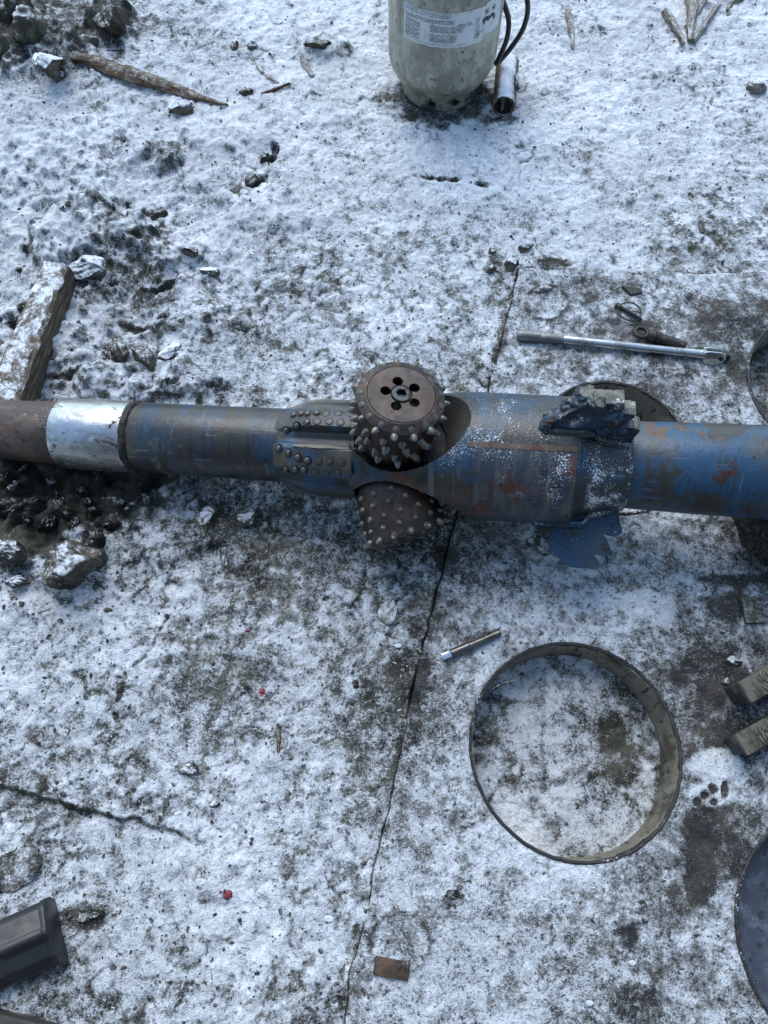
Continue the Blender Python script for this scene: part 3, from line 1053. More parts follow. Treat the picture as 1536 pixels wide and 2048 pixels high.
# brown pipe at the left end
link('end_pipe', lathe('end_pipe', [(stn(-330), 0.0), (stn(-330), 0.060), (stn(-100), rad(0, 108)), (stn(60), rad(60, 121)), (stn(132), rad(110, 125)), (stn(142), rad(110, 118))], 96, rfun=lambda s, t, r: r * (1 + 0.006 * perlin(s * 9, t * 1.3))), M_rustpipe, tool)
# bright sleeve
rs = rad(180, 141)
link('collar', lathe('collar', [(stn(136), 0.02), (stn(132), rs - 0.006), (stn(134), rs - 0.001), (stn(140), rs), (stn(200), rs + 0.0004), (stn(268), rs), (stn(272), rs - 0.002), (stn(274), 0.02)], 128, rfun=lambda s, t, r: r * (1 + 0.0035 * fbm(s * 1.0, t * 0.07, 22, 3, 3))), M_chrome, tool)
# dark weld seam, ragged
link('weld_seam', lathe('weld_seam', [(stn(269), rs - 0.004), (stn(271), rs + 0.0012), (stn(276), rs + 0.0018), (stn(281), rs + 0.0006), (stn(284), rs - 0.004)], 128, caps=False, rfun=lambda s, t, r: r + 0.0022 * fbm(s, t * 0.075, 70, 2, 8)), M_seam, tool)
# painted pipe left of the pilot
link('pipe', lathe('pipe', [(stn(280), 0.02), (stn(281), r_bl - 0.0035), (stn(288), r_bl - 0.0005), (stn(420), r_bl), (stn(574), r_bl + 0.001), (stn(580), 0.03)], 128, rfun=lambda s, t, r: r * (1 + 0.002 * perlin(s * 20, t * 2))), M_blue_left, tool)

# pilot section with six ribs
S0, S1, S2 = stn(558), stn(650), stn(722)
ns, na = 90, 288
ss = np.linspace(S0, S2, ns)
aa = np.arange(na) / na * 2 * np.pi
SS, AA = np.meshgrid(ss, aa, indexing='ij')
adeg = np.degrees(AA)
dd = np.abs(((adeg + 14 + 30.5) % 61.0) - 30.5)
dd = np.abs(((adeg + 14 + 30) % 60.0) - 30)
up = sstep(S0, S1, SS)
core = r_bl + (0.080 - r_bl) * up
ribh = (0.0975 - core) * up
wid = 16.5
prof = sstep(wid + 5, wid, dd)
RR = core + ribh * prof - 0.004 * up * sstep(22, 30, dd)
V = np.stack([SS, -RR * np.sin(AA), RR * np.cos(AA)], -1).reshape(-1, 3)
pm = grid_mesh('pilot', V, ns, na, wrap=True, caps=True)
bm = bmesh.new(); bm.from_mesh(pm); bmesh.ops.recalc_face_normals(bm, faces=bm.faces); bm.to_mesh(pm); bm.free()
auto_smooth(pm, 50)
pilot = link('pilot', pm, M_pilot, tool)

# body with three cutter pockets cut into it
body_prof = [(stn(716), 0.0), (stn(716), 0.0955), (stn(724), 0.0975), (stn(770), 0.105), (stn(900), 0.121), (stn(935), 0.1238), (stn(1080), 0.1238), (stn(1140), 0.1225), (stn(1146), 0.1205), (stn(1150), 0.108), (stn(1165), 0.102), (stn(1200), 0.0965), (stn(1238), 0.091), (stn(1249), 0.088), (stn(1252), 0.06), (stn(1252), 0.0)]
bp = []
for (a, ra_), (b, rb_) in zip(body_prof[:-1], body_prof[1:]):
    k = max(1, int(abs(b - a) / 0.008))
    for i in range(k):
        bp.append((a + (b - a) * i / k, ra_ + (rb_ - ra_) * i / k))
bp.append(body_prof[-1])
bp = [(s, max(r, 0.002)) for s, r in bp]
body_me = lathe('body', bp, 160)
ALPHAS = [math.radians(a) for a in (-6, 114, 234)]
CT_T = [math.radians(a) for a in (12, 22, 17)]
CSH = [-0.001, 0.006, 0.0]
SC = stn(806) - 0.018


def cutter_matrix(al):
    k_ = ALPHAS.index(al)
    ct = CT_T[k_]
    rd = Vector((0, -math.sin(al), math.cos(al)))
    n_ = (rd * math.cos(ct) + Vector((1, 0, 0)) * math.sin(ct)).normalized()
    tx = (Vector((1, 0, 0)) - n_ * n_.x).normalized()
    ty = n_.cross(tx)
    return Matrix.Translation(Vector((SC - 0.024 + 0.09 * (math.tan(math.radians(18)) - math.tan(ct)) * 1.4 + CSH[k_], 0, 0))) @ Matrix((tx, ty, n_)).transposed().to_4x4()


pk = [(0.052, 0.088)]
for i in range(17):
    h = 0.056 + i * 0.0057
    r = 0.089 + i * 0.00140
    pk += [(h, r), (h + 0.0038, r - 0.0002), (h + 0.0046, r + 0.0012)]
pk += [(0.20, 0.118)]
cut = []
for al in ALPHAS:
    c = lathe('pocket', pk, 96, 'Z')
    c.transform(Matrix.Diagonal((1.09, 0.96, 1, 1)))
    c.transform(Matrix.Translation((0.010, 0, 0)))
    c.transform(cutter_matrix(al))
    cut.append(c)
body_me = boolean(body_me, cut)
body_me.name = 'body'
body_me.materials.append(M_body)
body_me.materials.append(M_pocket_shade)
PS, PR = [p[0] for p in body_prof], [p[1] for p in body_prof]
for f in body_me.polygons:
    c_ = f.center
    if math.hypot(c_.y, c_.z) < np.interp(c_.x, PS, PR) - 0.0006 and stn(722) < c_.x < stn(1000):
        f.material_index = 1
body = link('body', body_me, None, tool)

# curved wear plate on the barrel
def shell(name, s0, s1, a0, a1, r0, r1, ns=24, na=40):
    bm = bmesh.new()
    G = {}
    for k, r in enumerate((r0, r1)):
        for i in range(ns + 1):
            for j in range(na + 1):
                s = s0 + (s1 - s0) * i / ns
                a = math.radians(a0 + (a1 - a0) * j / na)
                G[k, i, j] = bm.verts.new((s, -r * math.sin(a), r * math.cos(a)))
    for i in range(ns):
        for j in range(na):
            bm.faces.new([G[1, i, j], G[1, i, j + 1], G[1, i + 1, j + 1], G[1, i + 1, j]])
    for i in range(ns):
        for j in (0, na):
            bm.faces.new([G[0, i, j], G[1, i, j], G[1, i + 1, j], G[0, i + 1, j]])
    for j in range(na):
        for i in (0, ns):
            bm.faces.new([G[0, i, j], G[1, i, j], G[1, i, j + 1], G[0, i, j + 1]])
    bmesh.ops.recalc_face_normals(bm, faces=bm.faces)
    return auto_smooth(bm_mesh(bm, name), 40)


link('wear_plate', shell('wear_plate', stn(952), stn(1140), 21, 92, 0.120, 0.1250), M_plate, tool)
link('edge_strip', shell('edge_strip', stn(940), stn(1140), 15.5, 20.3, 0.120, 0.1247, 12, 4), M_rustpipe, tool)
# right hand pipe
link('pipe', lathe('pipe_r', [(stn(1246), 0.03), (stn(1247), rad(1262, 172)), (stn(1262), rad(1262, 175)), (stn(1400), rad(1400, 183)), (stn(1540), rad(1540, 188)), (stn(1900), rad(1540, 188)), (stn(1900), 0.0)], 128, rfun=lambda s, t, r: r * (1 + 0.0015 * perlin(s * 15, t * 2))), M_blue, tool)

# torn blades: outline read in the blade's own plane
def blade_pt(px, py, al):
    d = TMI.to_3x3() @ ray(px, py)
    o = TMI @ CAMP
    nrm = Vector((0, math.cos(al), math.sin(al)))
    t = -o.dot(nrm) / d.dot(nrm)
    p = o + d * t
    rd = Vector((0, -math.sin(al), math.cos(al)))
    return p.x, p.dot(rd)


BL = [(1068, 1052), (1084, 1072), (1103, 1098), (1128, 1129), (1150, 1135), (1176, 1136), (1193, 1139), (1197, 1124), (1184, 1107), (1206, 1112), (1222, 1109), (1214, 1082), (1204, 1067), (1228, 1074), (1242, 1065), (1236, 1034)]
blp = [blade_pt(x, y, ALPHAS[1]) for x, y in BL]
blp = [(blp[0][0], 0.080)] + blp + [(blp[-1][0] - 0.004, 0.078)]
for k, al in enumerate(ALPHAS):
    th = 0.015
    bmx = bmesh.new()
    # outline with finer points and a slightly ragged edge
    pts = []
    for (ax_, ar_), (bx_, br_) in zip(blp, blp[1:] + blp[:1]):
        for i in range(3):
            f = i / 3
            pts.append((ax_ + (bx_ - ax_) * f + random.uniform(-.0008, .0008), ar_ + (br_ - ar_) * f + random.uniform(-.0008, .0008)))
    me = prism_mesh('blade', pts, -th, th, 0.0010, 1)
    # x stays the station, y -> radial, z -> across
    rd = Vector((0, -math.sin(al), math.cos(al)))
    ac = Vector((1, 0, 0)).cross(rd)
    me.transform(Matrix((Vector((1, 0, 0)), rd, ac)).transposed().to_4x4())
    b = link('blade', me, M_blade if k else M_blade_clay, tool)
    if k == 0:
        b['label'] = 'clay crusted upper blade'
    # weld root where blade meets barrel
    rt = tube_mesh('weld', [(blp[1][0] - 0.004 + i * (blp[-2][0] - blp[1][0]) / 12, 0, 0) for i in range(13)], [0.008 + 0.003 * random.random() for _ in range(13)], 10)
    rr = [0.122 if i < 8 else 0.104 - 0.004 * (i - 8) for i in range(13)]
    for side in (-1, 1):
        m2 = rt.copy()
        co = np.zeros(len(m2.vertices) * 3)
        m2.vertices.foreach_get('co', co)
        co = co.reshape(-1, 3)
        idx = np.minimum(np.arange(len(co)) // 10, 12)
        base = np.array([rr[i] for i in idx])
        off = np.array(rd)[None] * (base[:, None] - 0.004) + np.array(ac)[None] * (side * (th + 0.002))
        m2.vertices.foreach_set('co', (co + off).ravel())
        m2.update()
        link('weld', m2, M_body, tool)

# roller cutters
CP = [(0.052, 0.050), (0.060, 0.064), (0.080, 0.0690), (0.102, 0.0715), (0.124, 0.0728), (0.146, 0.0736), (0.158, 0.0740), (0.170, 0.0742), (0.1772, 0.0736), (0.1862, 0.0608), (0.1872, 0.0585), (0.1872, 0.0568), (0.150, 0.0560), (0.149, 0.002)]
cp2 = []
CP = [(h, r * 1.085) for h, r in CP]
cut_me = lathe('cutter', CP, 96, 'Z', rfun=lambda s, t, r: r * (1 + 0.006 * fbm(t * 1.2, s * 12, 2, 2, 6)))
cap_me = lathe('cap_disc', [(0.176, 0.0590), (0.1868, 0.0608), (0.1875, 0.0600), (0.1875, 0.002)], 96, 'Z')
hc = []
for a in (110, 41, -29, -102, 178):
    c = lathe('h', [(0.170, 0.0096), (0.20, 0.0096)], 28, 'Z')
    c.transform(Matrix.Translation((0.0285 * math.cos(math.radians(a)), 0.0285 * math.sin(math.radians(a)), 0)))
    hc.append(c)
hc.append(lathe('h', [(0.1795, 0.0200), (0.20, 0.0200)], 48, 'Z'))
cap_me = boolean(cap_me, hc)
cap_me.name = 'cap_disc'
hexc = lathe('hex', [(0.180, 0.0098), (0.20, 0.0098)], 6, 'Z')
bolt_me = boolean(lathe('bolt', [(0.1760, 0.0174), (0.1885, 0.0174), (0.1897, 0.0160), (0.1897, 0.002)], 48, 'Z'), [hexc])
bolt_me.name = 'bolt'
tooth_me = lathe('tooth', [(-0.004, 0.0078), (0.001, 0.0080), (0.0035, 0.0075), (0.0080, 0.0056), (0.0115, 0.0034), (0.0132, 0.0012)], 12, 'Z')
tooth_low = lathe('tooth_low', [(-0.004, 0.0068), (0.0005, 0.0070), (0.003, 0.0060), (0.006, 0.0036), (0.0072, 0.0014)], 12, 'Z')
flat_me = lathe('button_flat', [(-0.003, 0.0060), (0.0004, 0.0062), (0.0008, 0.0055), (0.0010, 0.001)], 16, 'Z')
btn_me = lathe('button', [(-0.003, 0.0060), (0.0004, 0.0062), (0.0008, 0.0055), (0.0010, 0.001)], 16, 'Z')
dome_me = lathe('button_dome', [(-0.003, 0.0056), (0.0012, 0.0056), (0.0030, 0.0046), (0.0042, 0.0028), (0.0047, 0.0008)], 16, 'Z')
oring_me = lathe('button_ring', [(-0.002, 0.0080), (0.0003, 0.0080), (0.0006, 0.0068), (-0.001, 0.0056)], 20, 'Z', caps=False)
fring_me = lathe('flat_ring', [(-0.002, 0.0071), (0.0003, 0.0071), (0.0005, 0.0066), (-0.001, 0.0058)], 20, 'Z', caps=False)
for m_, mt in ((fring_me, M_ring), (tooth_me, M_tooth), (tooth_low, M_tooth), (btn_me, M_flat), (flat_me, M_flat), (dome_me, M_button), (oring_me, M_ring), (cut_me, M_cutter), (cap_me, M_cap), (bolt_me, M_bolt)):
    m_.materials.append(mt)


def rcut(h):
    H = [p[0] for p in CP[:10]]
    R = [p[1] for p in CP[:10]]
    r = float(np.interp(h, H, R))
    g = float(np.interp(h + 0.003, H, R) - np.interp(h - 0.003, H, R)) / 0.006
    return r, g


def put(me, name, parent, p, nrm, spin=0.0):
    o = bpy.data.objects.new(name, me)
    COL.objects.link(o)
    o.parent = parent
    q = Vector(nrm).to_track_quat('Z', 'Y')
    o.matrix_local = Matrix.Translation(p) @ q.to_matrix().to_4x4() @ Matrix.Rotation(spin, 4, 'Z')
    return o


for k, al in enumerate(ALPHAS):
    c = link('cutter', cut_me, None, tool)
    c.matrix_local = cutter_matrix(al)
    d = link('cap_disc', cap_me, None, c)
    e = link('bolt', bolt_me, None, c)
    ph = [0.1, 0.5, 0.9][k]
    rows = [(0.1700, 15, 0.42, tooth_me, 0.0), (0.149, 15, 0.0, tooth_me, 0.5), (0.127, 14, 0.0, tooth_me, 0.0), (0.104, 14, 0.0, tooth_me, 0.5), (0.082, 13, 0.0, tooth_me, 0.0)]
    for h, n_, up_, tm_, of_ in rows:
        r, g = rcut(h)
        for i in range(n_):
            a = 2 * math.pi * (i + of_) / n_ + ph
            nr = Vector((math.cos(a), math.sin(a), -g + up_)).normalized()
            if k and h < 0.16:
                tm_ = tooth_low
            o_ = put(tm_, 'tooth', c, (r * math.cos(a), r * math.sin(a), h), (nr + Vector((random.uniform(-.12, .12), random.uniform(-.12, .12), random.uniform(-.12, .12)))).normalized(), random.random() * 6)
            q_ = random.uniform(0.82, 1.08)
            o_.scale = (q_, q_ * random.uniform(.9, 1.05), random.uniform(0.72, 1.1))
    for i in range(17):
        a = 2 * math.pi * (i + 0.5) / 17 + ph
        h = 0.1812
        r = 0.0738
        nr = Vector((math.cos(a) * 0.53, math.sin(a) * 0.53, 0.85)).normalized()
        put(btn_me, 'button', c, (r * math.cos(a), r * math.sin(a), h), nr)

# carbide buttons on the pilot ribs, found on the rib surface itself
pv = [TM @ v.co for v in pm.vertices]
tree = BVHTree.FromPolygons(pv, [tuple(p.vertices) for p in pm.polygons])
DOMES = [(588, 830), (603, 828), (616, 828), (634, 827), (573, 861), (594, 852), (615, 845), (558, 897), (577, 906), (596, 915), (615, 921), (573, 941), (591, 939), (608, 940)]
FLATS = [(634, 843), (659, 843), (681, 845), (652, 827), (676, 826), (638, 923), (660, 924), (683, 926), (630, 945), (653, 947), (676, 946)]
ptree = BVHTree.FromPolygons([TM @ v.co for v in bpy.data.objects['pipe'].data.vertices], [tuple(p.vertices) for p in bpy.data.objects['pipe'].data.polygons])
for lst, me, ringed in ((DOMES, dome_me, True), (FLATS, flat_me, False)):
    for px, py in lst:
        dr = ray(px, py).normalized()
        hit, nr, _, dist = tree.ray_cast(CAMP, dr)
        h2, n2, _, d2 = ptree.ray_cast(CAMP, dr)
        if hit is None or (h2 is not None and d2 < dist):
            hit, nr = h2, n2
        if hit is None:
            continue
        lp, ln = TMI @ hit, (TMI.to_3x3() @ nr).normalized()
        if ln.dot(TMI @ CAMP - lp) < 0:
            ln = -ln
        o = put(me, 'button', tool, lp, ln)
        if ringed:
            g_ = link('ring', oring_me, None, o)
            o.scale = (1.15, 1.15, 1.1)
        else:
            g_ = link('ring', fring_me, None, o)
            o.scale = (1.15, 1.15, 1)
# nozzle port beside the cutter
dr = ray(704, 933).normalized()
hit, nr, _, dist = tree.ray_cast(CAMP, dr)
if hit is not None:
    lp, ln = TMI @ hit, (TMI.to_3x3() @ nr).normalized()
    nz_me = lathe('nozzle', [(0.0016, 0.0150), (0.0022, 0.0135), (0.0012, 0.0124), (0.0010, 0.0110), (0.0010, 0.001)], 24, 'Z', caps=False)
    put(nz_me, 'nozzle', tool, lp, ln).data.materials.append(M_ring)
# caked clay lumps and snow lying on the neck
def lump_mesh(name, sx, sy, sz, amp, freq, seed, sub=4, flat=0.35, facet=False):
    bm = bmesh.new()
    bmesh.ops.create_icosphere(bm, subdivisions=sub, radius=1.0)
    co = np.array([v.co[:] for v in bm.verts])
    n_ = fbm(co[:, 0] + co[:, 2] * 0.7, co[:, 1] - co[:, 2] * 0.6, freq, 5 if sub > 4 else 4, seed, 0.6)
    n2 = np.abs(fbm(co[:, 0] - co[:, 2], co[:, 1] + co[:, 2] * 0.4, freq * 0.7, 2, seed + 9))
    k = 1 + amp * (n_ * 0.8 + n2 * 0.6 - 0.2)
    if facet:
        rs = np.random.RandomState(seed * 13 + 5)
        for _ in range(9):
            nv_ = rs.randn(3)
            nv_ /= np.linalg.norm(nv_)
            over = np.maximum(co @ nv_ - rs.uniform(0.52, 0.85), 0)
            co = co - over[:, None] * nv_[None]
        k = 1 + amp * (n_ * 0.30 + n2 * 0.15 - 0.05)
    co = co * k[:, None] * np.array([sx, sy, sz])
    co[:, 2] = np.where(co[:, 2] < -flat * sz, -flat * sz, co[:, 2])
    for v, c_ in zip(bm.verts, co):
        v.co = c_
    return bm_mesh(bm, name)


M_snowlump = dusted('clinging snow', (0.30, 0.31, 0.33), (0.45, 0.46, 0.48), 0.22, 0.6, bump=0.8, scale=240)


def tool_lump(px, py, size, mat, name, seed, trees, amp=0.35):
    dr = ray(px, py).normalized()
    best = None
    for t_ in trees:
        h, n_, _, d = t_.ray_cast(CAMP, dr)
        if h is not None and (best is None or d < best[2]):
            best = (h, n_, d)
    if best is None:
        return
    lp, ln = TMI @ best[0], (TMI.to_3x3() @ best[1]).normalized()
    if ln.dot(TMI @ CAMP - lp) < 0:
        ln = -ln
    me = lump_mesh(name, size[0], size[1], size[2], amp, 1.4, seed, 4, 0.2)
    me.materials.append(mat)
    o = bpy.data.objects.new(name, me)
    COL.objects.link(o)
    o.parent = tool
    tx = (Vector((1, 0, 0)) - ln * ln.x).normalized()
    o.matrix_local = Matrix.Translation(lp) @ Matrix((tx, ln.cross(tx), ln)).transposed().to_4x4()


btree = BVHTree.FromPolygons([TM @ v.co for v in body_me.vertices], [tuple(p.vertices) for p in body_me.polygons])

M_clay = layered('grey clay', (0.17, 0.16, 0.125), (dict(col=(0.085, 0.08, 0.062), scale=30, lo=0.5, hi=0.62, stretch=(0.4, 1, 1)),), 0.75, bump=0.5)
tool_lump(648, 894, (0.062, 0.011, 0.0035), M_clay, 'clay_smear', 71, [tree], 0.15)
ublade = [o for o in tool.children if o.name.startswith('blade')][0]
utree = BVHTree.FromPolygons([TM @ v.co for v in ublade.data.vertices], [tuple(p.vertices) for p in ublade.data.polygons])
for i, (px, py, sx, sy, sz) in enumerate([(1165, 792, .024, .018, .009), (1192, 806, .016, .014, .010), (1140, 806, .020, .012, .008), (1112, 808, .016, .010, .006)]):
    tool_lump(px, py, (sx, sy, sz), M_blade_clay, 'clay_lump', 40 + i, [utree])
for i, (px, py, sx, sy, sz) in enumerate([(1226, 836, .018, .020, .016), (1238, 858, .014, .018, .012), (1215, 862, .018, .012, .010), (1095, 846, .020, .012, .008)]):
    tool_lump(px, py, (sx, sy, sz), M_blade, 'weld_lump', 50 + i, [utree, btree])

# ------------------------------------------------------------------ gas bottle
M_tank = layered('dirty white tank paint', (0.42, 0.405, 0.33), (
    dict(col=(0.24, 0.23, 0.18), scale=12, lo=0.45, hi=0.58, rg=0.72, stretch=(1, 1, 0.5), detail=9),
    dict(col=(0.14, 0.115, 0.075), scale=10, lo=0.55, hi=0.66, rg=0.75, off=8, amt=0.8, detail=9),
    dict(col=(0.12, 0.10, 0.07), scale=16, lo=0.46, hi=0.58, rg=0.75, off=88, amt=0.7, mask=('Z', -1, -0.9, 0.07, 0.14)),
    dict(col=(0.04, 0.036, 0.028), scale=60, lo=0.61, hi=0.65, rg=0.72, off=18),
    dict(col=(0.11, 0.10, 0.07), scale=40, lo=0.60, hi=0.72, stretch=(1.4, 1.4, 0.12), amt=0.7)), 0.5, bump=0.3, bscale=180, bdist=0.001)
M_tankfoot = layered('rusty white foot', (0.27, 0.26, 0.21), (
    dict(col=(0.075, 0.060, 0.045), scale=28, lo=0.48, hi=0.60, rg=0.7),), 0.7, bump=0.5)
M_label = layered('paper label', (0.62, 0.64, 0.66), (
    dict(col=(0.40, 0.40, 0.38), scale=24, lo=0.52, hi=0.68, rg=0.65),
    dict(col=(0.17, 0.15, 0.09), scale=20, lo=0.68, hi=0.74, off=5),), 0.5, bump=0.2)
M_print = layered('faded print', (0.07, 0.075, 0.085), (dict(col=(0.40, 0.41, 0.42), scale=170, lo=0.45, hi=0.6),), 0.6, bump=0.1)
M_ink = layered('black marker', (0.012, 0.012, 0.014), (), 0.5, bump=0.1)
M_hose = layered('black hose', (0.014, 0.014, 0.016), (dict(col=(0.05, 0.05, 0.05), scale=40, lo=0.6, hi=0.7),), 0.38, bump=0.2)
M_brass = layered('brass valve', (0.35, 0.24, 0.09), (), 0.4, 0.8)

fr = at(882, 216, 0.0)
TX, TY = fr.x, fr.y + 0.106
TZ = gz(TX, TY - 0.1) - 0.004
tank = empty('gas_bottle', (TX, TY, TZ))
tag(tank, 'dirty white propane gas bottle with torn paper label standing in the snow', 'gas bottle')
R_T = 0.149
tp = [(0.030, 0.090), (0.036, 0.104), (0.046, 0.119), (0.060, 0.132), (0.078, 0.1415), (0.10, 0.1475), (0.12, R_T), (0.225, R_T), (0.228, R_T + 0.001), (0.231, R_T), (0.33, R_T), (0.36, 0.143), (0.385, 0.128), (0.405, 0.102), (0.418, 0.066), (0.424, 0.02)]
link('tank_body', lathe('tank_body', tp, 96, 'Z', rfun=lambda s, t, r: r * (1 + 0.003 * perlin(t * 2, s * 11))), M_tank, tank)
foot = lathe('foot_ring', [(0.0, 0.109), (0.012, 0.108), (0.032, 0.1045), (0.044, 0.108), (0.044, 0.104), (0.0, 0.104)], 72, 'Z', caps=False)
link('foot_ring', foot, M_tankfoot, tank)
for a in (-104, -68, 20, 140):
    s = lathe('drain_hole', [(0, 0.0075), (0.0030, 0.0070), (0.0030, 0.001)], 14, 'Z')
    s.transform(Matrix.Scale(1.5, 4, (1, 0, 0)))
    s.transform(Matrix.Rotation(math.radians(90), 4, 'X'))
    o = link('drain_hole', s, M_ring, tank)
    ra_ = math.radians(a)
    o.rotation_euler = (0, 0, ra_ + math.pi / 2)
    o.location = (0.1055 * math.cos(ra_), 0.1055 * math.sin(ra_), 0.020)
link('collar', lathe('guard', [(0.41, 0.100), (0.52, 0.105), (0.524, 0.103), (0.41, 0.097)], 64, 'Z', caps=False), M_tank, tank)
link('valve', lathe('valve', [(0.42, 0.018), (0.45, 0.018), (0.452, 0.012), (0.47, 0.012), (0.472, 0.026), (0.49, 0.026), (0.492, 0.004)], 24, 'Z'), M_brass, tank)


def cyl_patch(name, a0, a1, z0, z1, r, na=40, nz_=12, ragged=0.0, seed=0):
    bm = bmesh.new()
    G = [[None] * (nz_ + 1) for _ in range(na + 1)]
    for i in range(na + 1):
        for j in range(nz_ + 1):
            a = a0 + (a1 - a0) * i / na
            z = z0 + (z1 - z0) * j / nz_
            if ragged and i == na:
                a += ragged * float(perlin(np.array([j * 0.7]), np.array([seed + 0.3]))[0]) * 10
            if ragged and j in (0, nz_):
                z += ragged * 0.03 * float(perlin(np.array([i * 0.3]), np.array([seed + j]))[0])
            ra = math.radians(a)
            G[i][j] = bm.verts.new((r * math.sin(ra), -r * math.cos(ra), z))
    for i in range(na):
        for j in range(nz_):
            bm.faces.new([G[i][j], G[i + 1][j], G[i + 1][j + 1], G[i][j + 1]])
    return bm_mesh(bm, name)


lab = link('paper_label', cyl_patch('paper_label', -47, 36, 0.213, 0.300, R_T + 0.0014, ragged=0.06, seed=2), M_label, tank)
lab2 = link('paper_label', cyl_patch('paper_label_side', 36.5, 62, 0.222, 0.306, R_T + 0.0016, 16, 12, 0.10, 5), M_label, tank)
# rows of print too small to read: one mesh of short strokes laid on the paper
bm = bmesh.new()


def stroke(a0, a1, z, h, r=R_T + 0.0024):
    n_ = max(1, int(abs(a1 - a0) / 3))
    pv_ = []
    for i in range(n_ + 1):
        ra = math.radians(a0 + (a1 - a0) * i / n_)
        pv_.append((bm.verts.new((r * math.sin(ra), -r * math.cos(ra), z - h / 2)), bm.verts.new((r * math.sin(ra), -r * math.cos(ra), z + h / 2))))
    for i in range(n_):
        bm.faces.new([pv_[i][0], pv_[i + 1][0], pv_[i + 1][1], pv_[i][1]])


def para(a0, a1, z0, z1, pitch, h, lo=0.8, hi=3.0):
    z = z1
    while z > z0:
        a = a0
        while a < a1:
            b = min(a1, a + random.uniform(lo, hi))
            if random.random() < 0.93:
                stroke(a, b, z, h)
            a = b + random.uniform(0.35, 0.7)
        z -= pitch


para(-45, 2, 0.283, 0.297, 0.0048, 0.0022, 0.5, 1.6)
para(-45, 5, 0.272, 0.280, 0.0035, 0.0016)
para(-45, -28, 0.222, 0.266, 0.0030, 0.0013)
para(-18, 14, 0.248, 0.266, 0.0030, 0.0013)
para(-18, 8, 0.224, 0.244, 0.0030, 0.0013)
para(-44, 18, 0.2165, 0.219, 0.0030, 0.0012)
para(8, 24, 0.262, 0.270, 0.0045, 0.0024, 0.6, 1.6)
para(26, 31, 0.228, 0.276, 0.0052, 0.0022, 0.6, 1.5)
link('print', bm_mesh(bm, 'print', False), M_print, lab)
bm = bmesh.new()
for ca in (38.5, 46.5):       # two round hazard marks
    for k in range(28):
        pass


def ring_mark(ca, cz, r0, r1):
    n_ = 28
    R_ = R_T + 0.0026
    vs = []
    for i in range(n_):
        t = 2 * math.pi * i / n_
        row = []
        for r in (r0, r1):
            a = math.radians(ca) + r * math.cos(t) / R_T
            row.append(bm.verts.new((R_ * math.sin(a), -R_ * math.cos(a), cz + r * math.sin(t))))
        vs.append(row)
    for i in range(n_):
        j = (i + 1) % n_
        bm.faces.new([vs[i][0], vs[j][0], vs[j][1], vs[i][1]])


for ca in (38.5, 47.5):
    ring_mark(ca, 0.284, 0.0050, 0.0062)
    stroke(ca - 0.9, ca + 0.9, 0.2835, 0.0052, R_T + 0.0026)
link('mark', bm_mesh(bm, 'mark', False), M_ink, lab2)
bm = bmesh.new()
for (a, z, w_, h_) in ((36, .264, 2.2, .012), (38, .268, 2.4, .009), (40.5, .266, 3.4, .010), (43.5, .264, 3.0, .008), (46, .268, 3.0, .008), (48.5, .264, 3.4, .010), (50.0, .257, 1.8, .012), (36, .257, 1.6, .006), (41, .260, 2.0, .006)):
    n_ = 10
    R_ = R_T + 0.0027
    vs = []
    for i in range(n_):
        t = 2 * math.pi * i / n_
        k = random.uniform(0.7, 1.15)
        ra = math.radians(a + w_ * 0.75 * k * math.cos(t))
        vs.append(bm.verts.new((R_ * math.sin(ra), -R_ * math.cos(ra), z + h_ * 0.5 * k * math.sin(t))))
    bm.faces.new(vs)
link('ink_scribble', bm_mesh(bm, 'ink_scribble', False), M_ink, lab2)

hy = TY - 0.02
hp = [Vector((TX + 0.03, TY, TZ + 0.48)), Vector((TX + 0.11, TY - 0.02, TZ + 0.53)), at_y(990, -60, hy), at_y(1006, 0, hy), at_y(1017, 38, hy - .01), at_y(1015, 72, hy - .02), at_y(1007, 96, hy - .02), at_y(996, 120, hy - 0.02),
      at_y(992, 127, hy + 0.005), at_y(1000, 121, hy + 0.02), at_y(1020, 98, hy + 0.02), at_y(1044, 62, hy + 0.02), at_y(1055, 25, hy + 0.02), at_y(1053, -10, hy + 0.02), at_y(1040, -80, hy + 0.06), at_y(1010, -140, hy + 0.15), at(1150, -160, 0.02), at(1300, -240, 0.02)]
hose = link('hose', tube_mesh('hose', spline(hp, 8), 0.0068, 14), M_hose)
tag(hose, 'black rubber gas hose looping down beside the white bottle', 'hose')
# ------------------------------------------------------------------ short rusty pipe
M_rusty = dusted('rusty scale', (0.055, 0.035, 0.024), (0.19, 0.14, 0.10), -0.02, 1.4)
pa, pb = at(1009, 208, 0.030), at(1016, 122, 0.030)
dv = (pb - pa).normalized()
q = dv.to_track_quat('X', 'Z')
L = (pb - pa).length
sp = empty('rusty_pipe')
sp.matrix_world = Matrix.Translation(pa + Vector((0, 0, gz(pa.x, pa.y)))) @ q.to_matrix().to_4x4()
tag(sp, 'short rusty pipe with open end lying beside the gas bottle, snow on top', 'pipe')
link('pipe_wall', lathe('pw', [(0, 0.0265), (0.0005, 0.031), (0.004, 0.0320), (L * .5, 0.0318), (L, 0.032), (L, 0.0265), (L * 0.5, 0.026), (0, 0.0265)], 48, caps=False, rfun=lambda s, t, r: r * (1 + 0.03 * fbm(s, t * 0.04, 30, 3, 5))), M_rusty, sp)
link('pipe_lining', lathe('pl', [(0.002, 0.0262), (L - 0.002, 0.0258)], 32, caps=False), M_seam, sp)
flake = lump_mesh('rust_flake', 0.030, 0.005, 0.016, 0.6, 2, 4, 3)
o = link('rust_flake', flake, M_rusty, sp)
o.location = (0.07, -0.026, 0.022)
o.rotation_euler = (0.2, 0.1, 0.25)


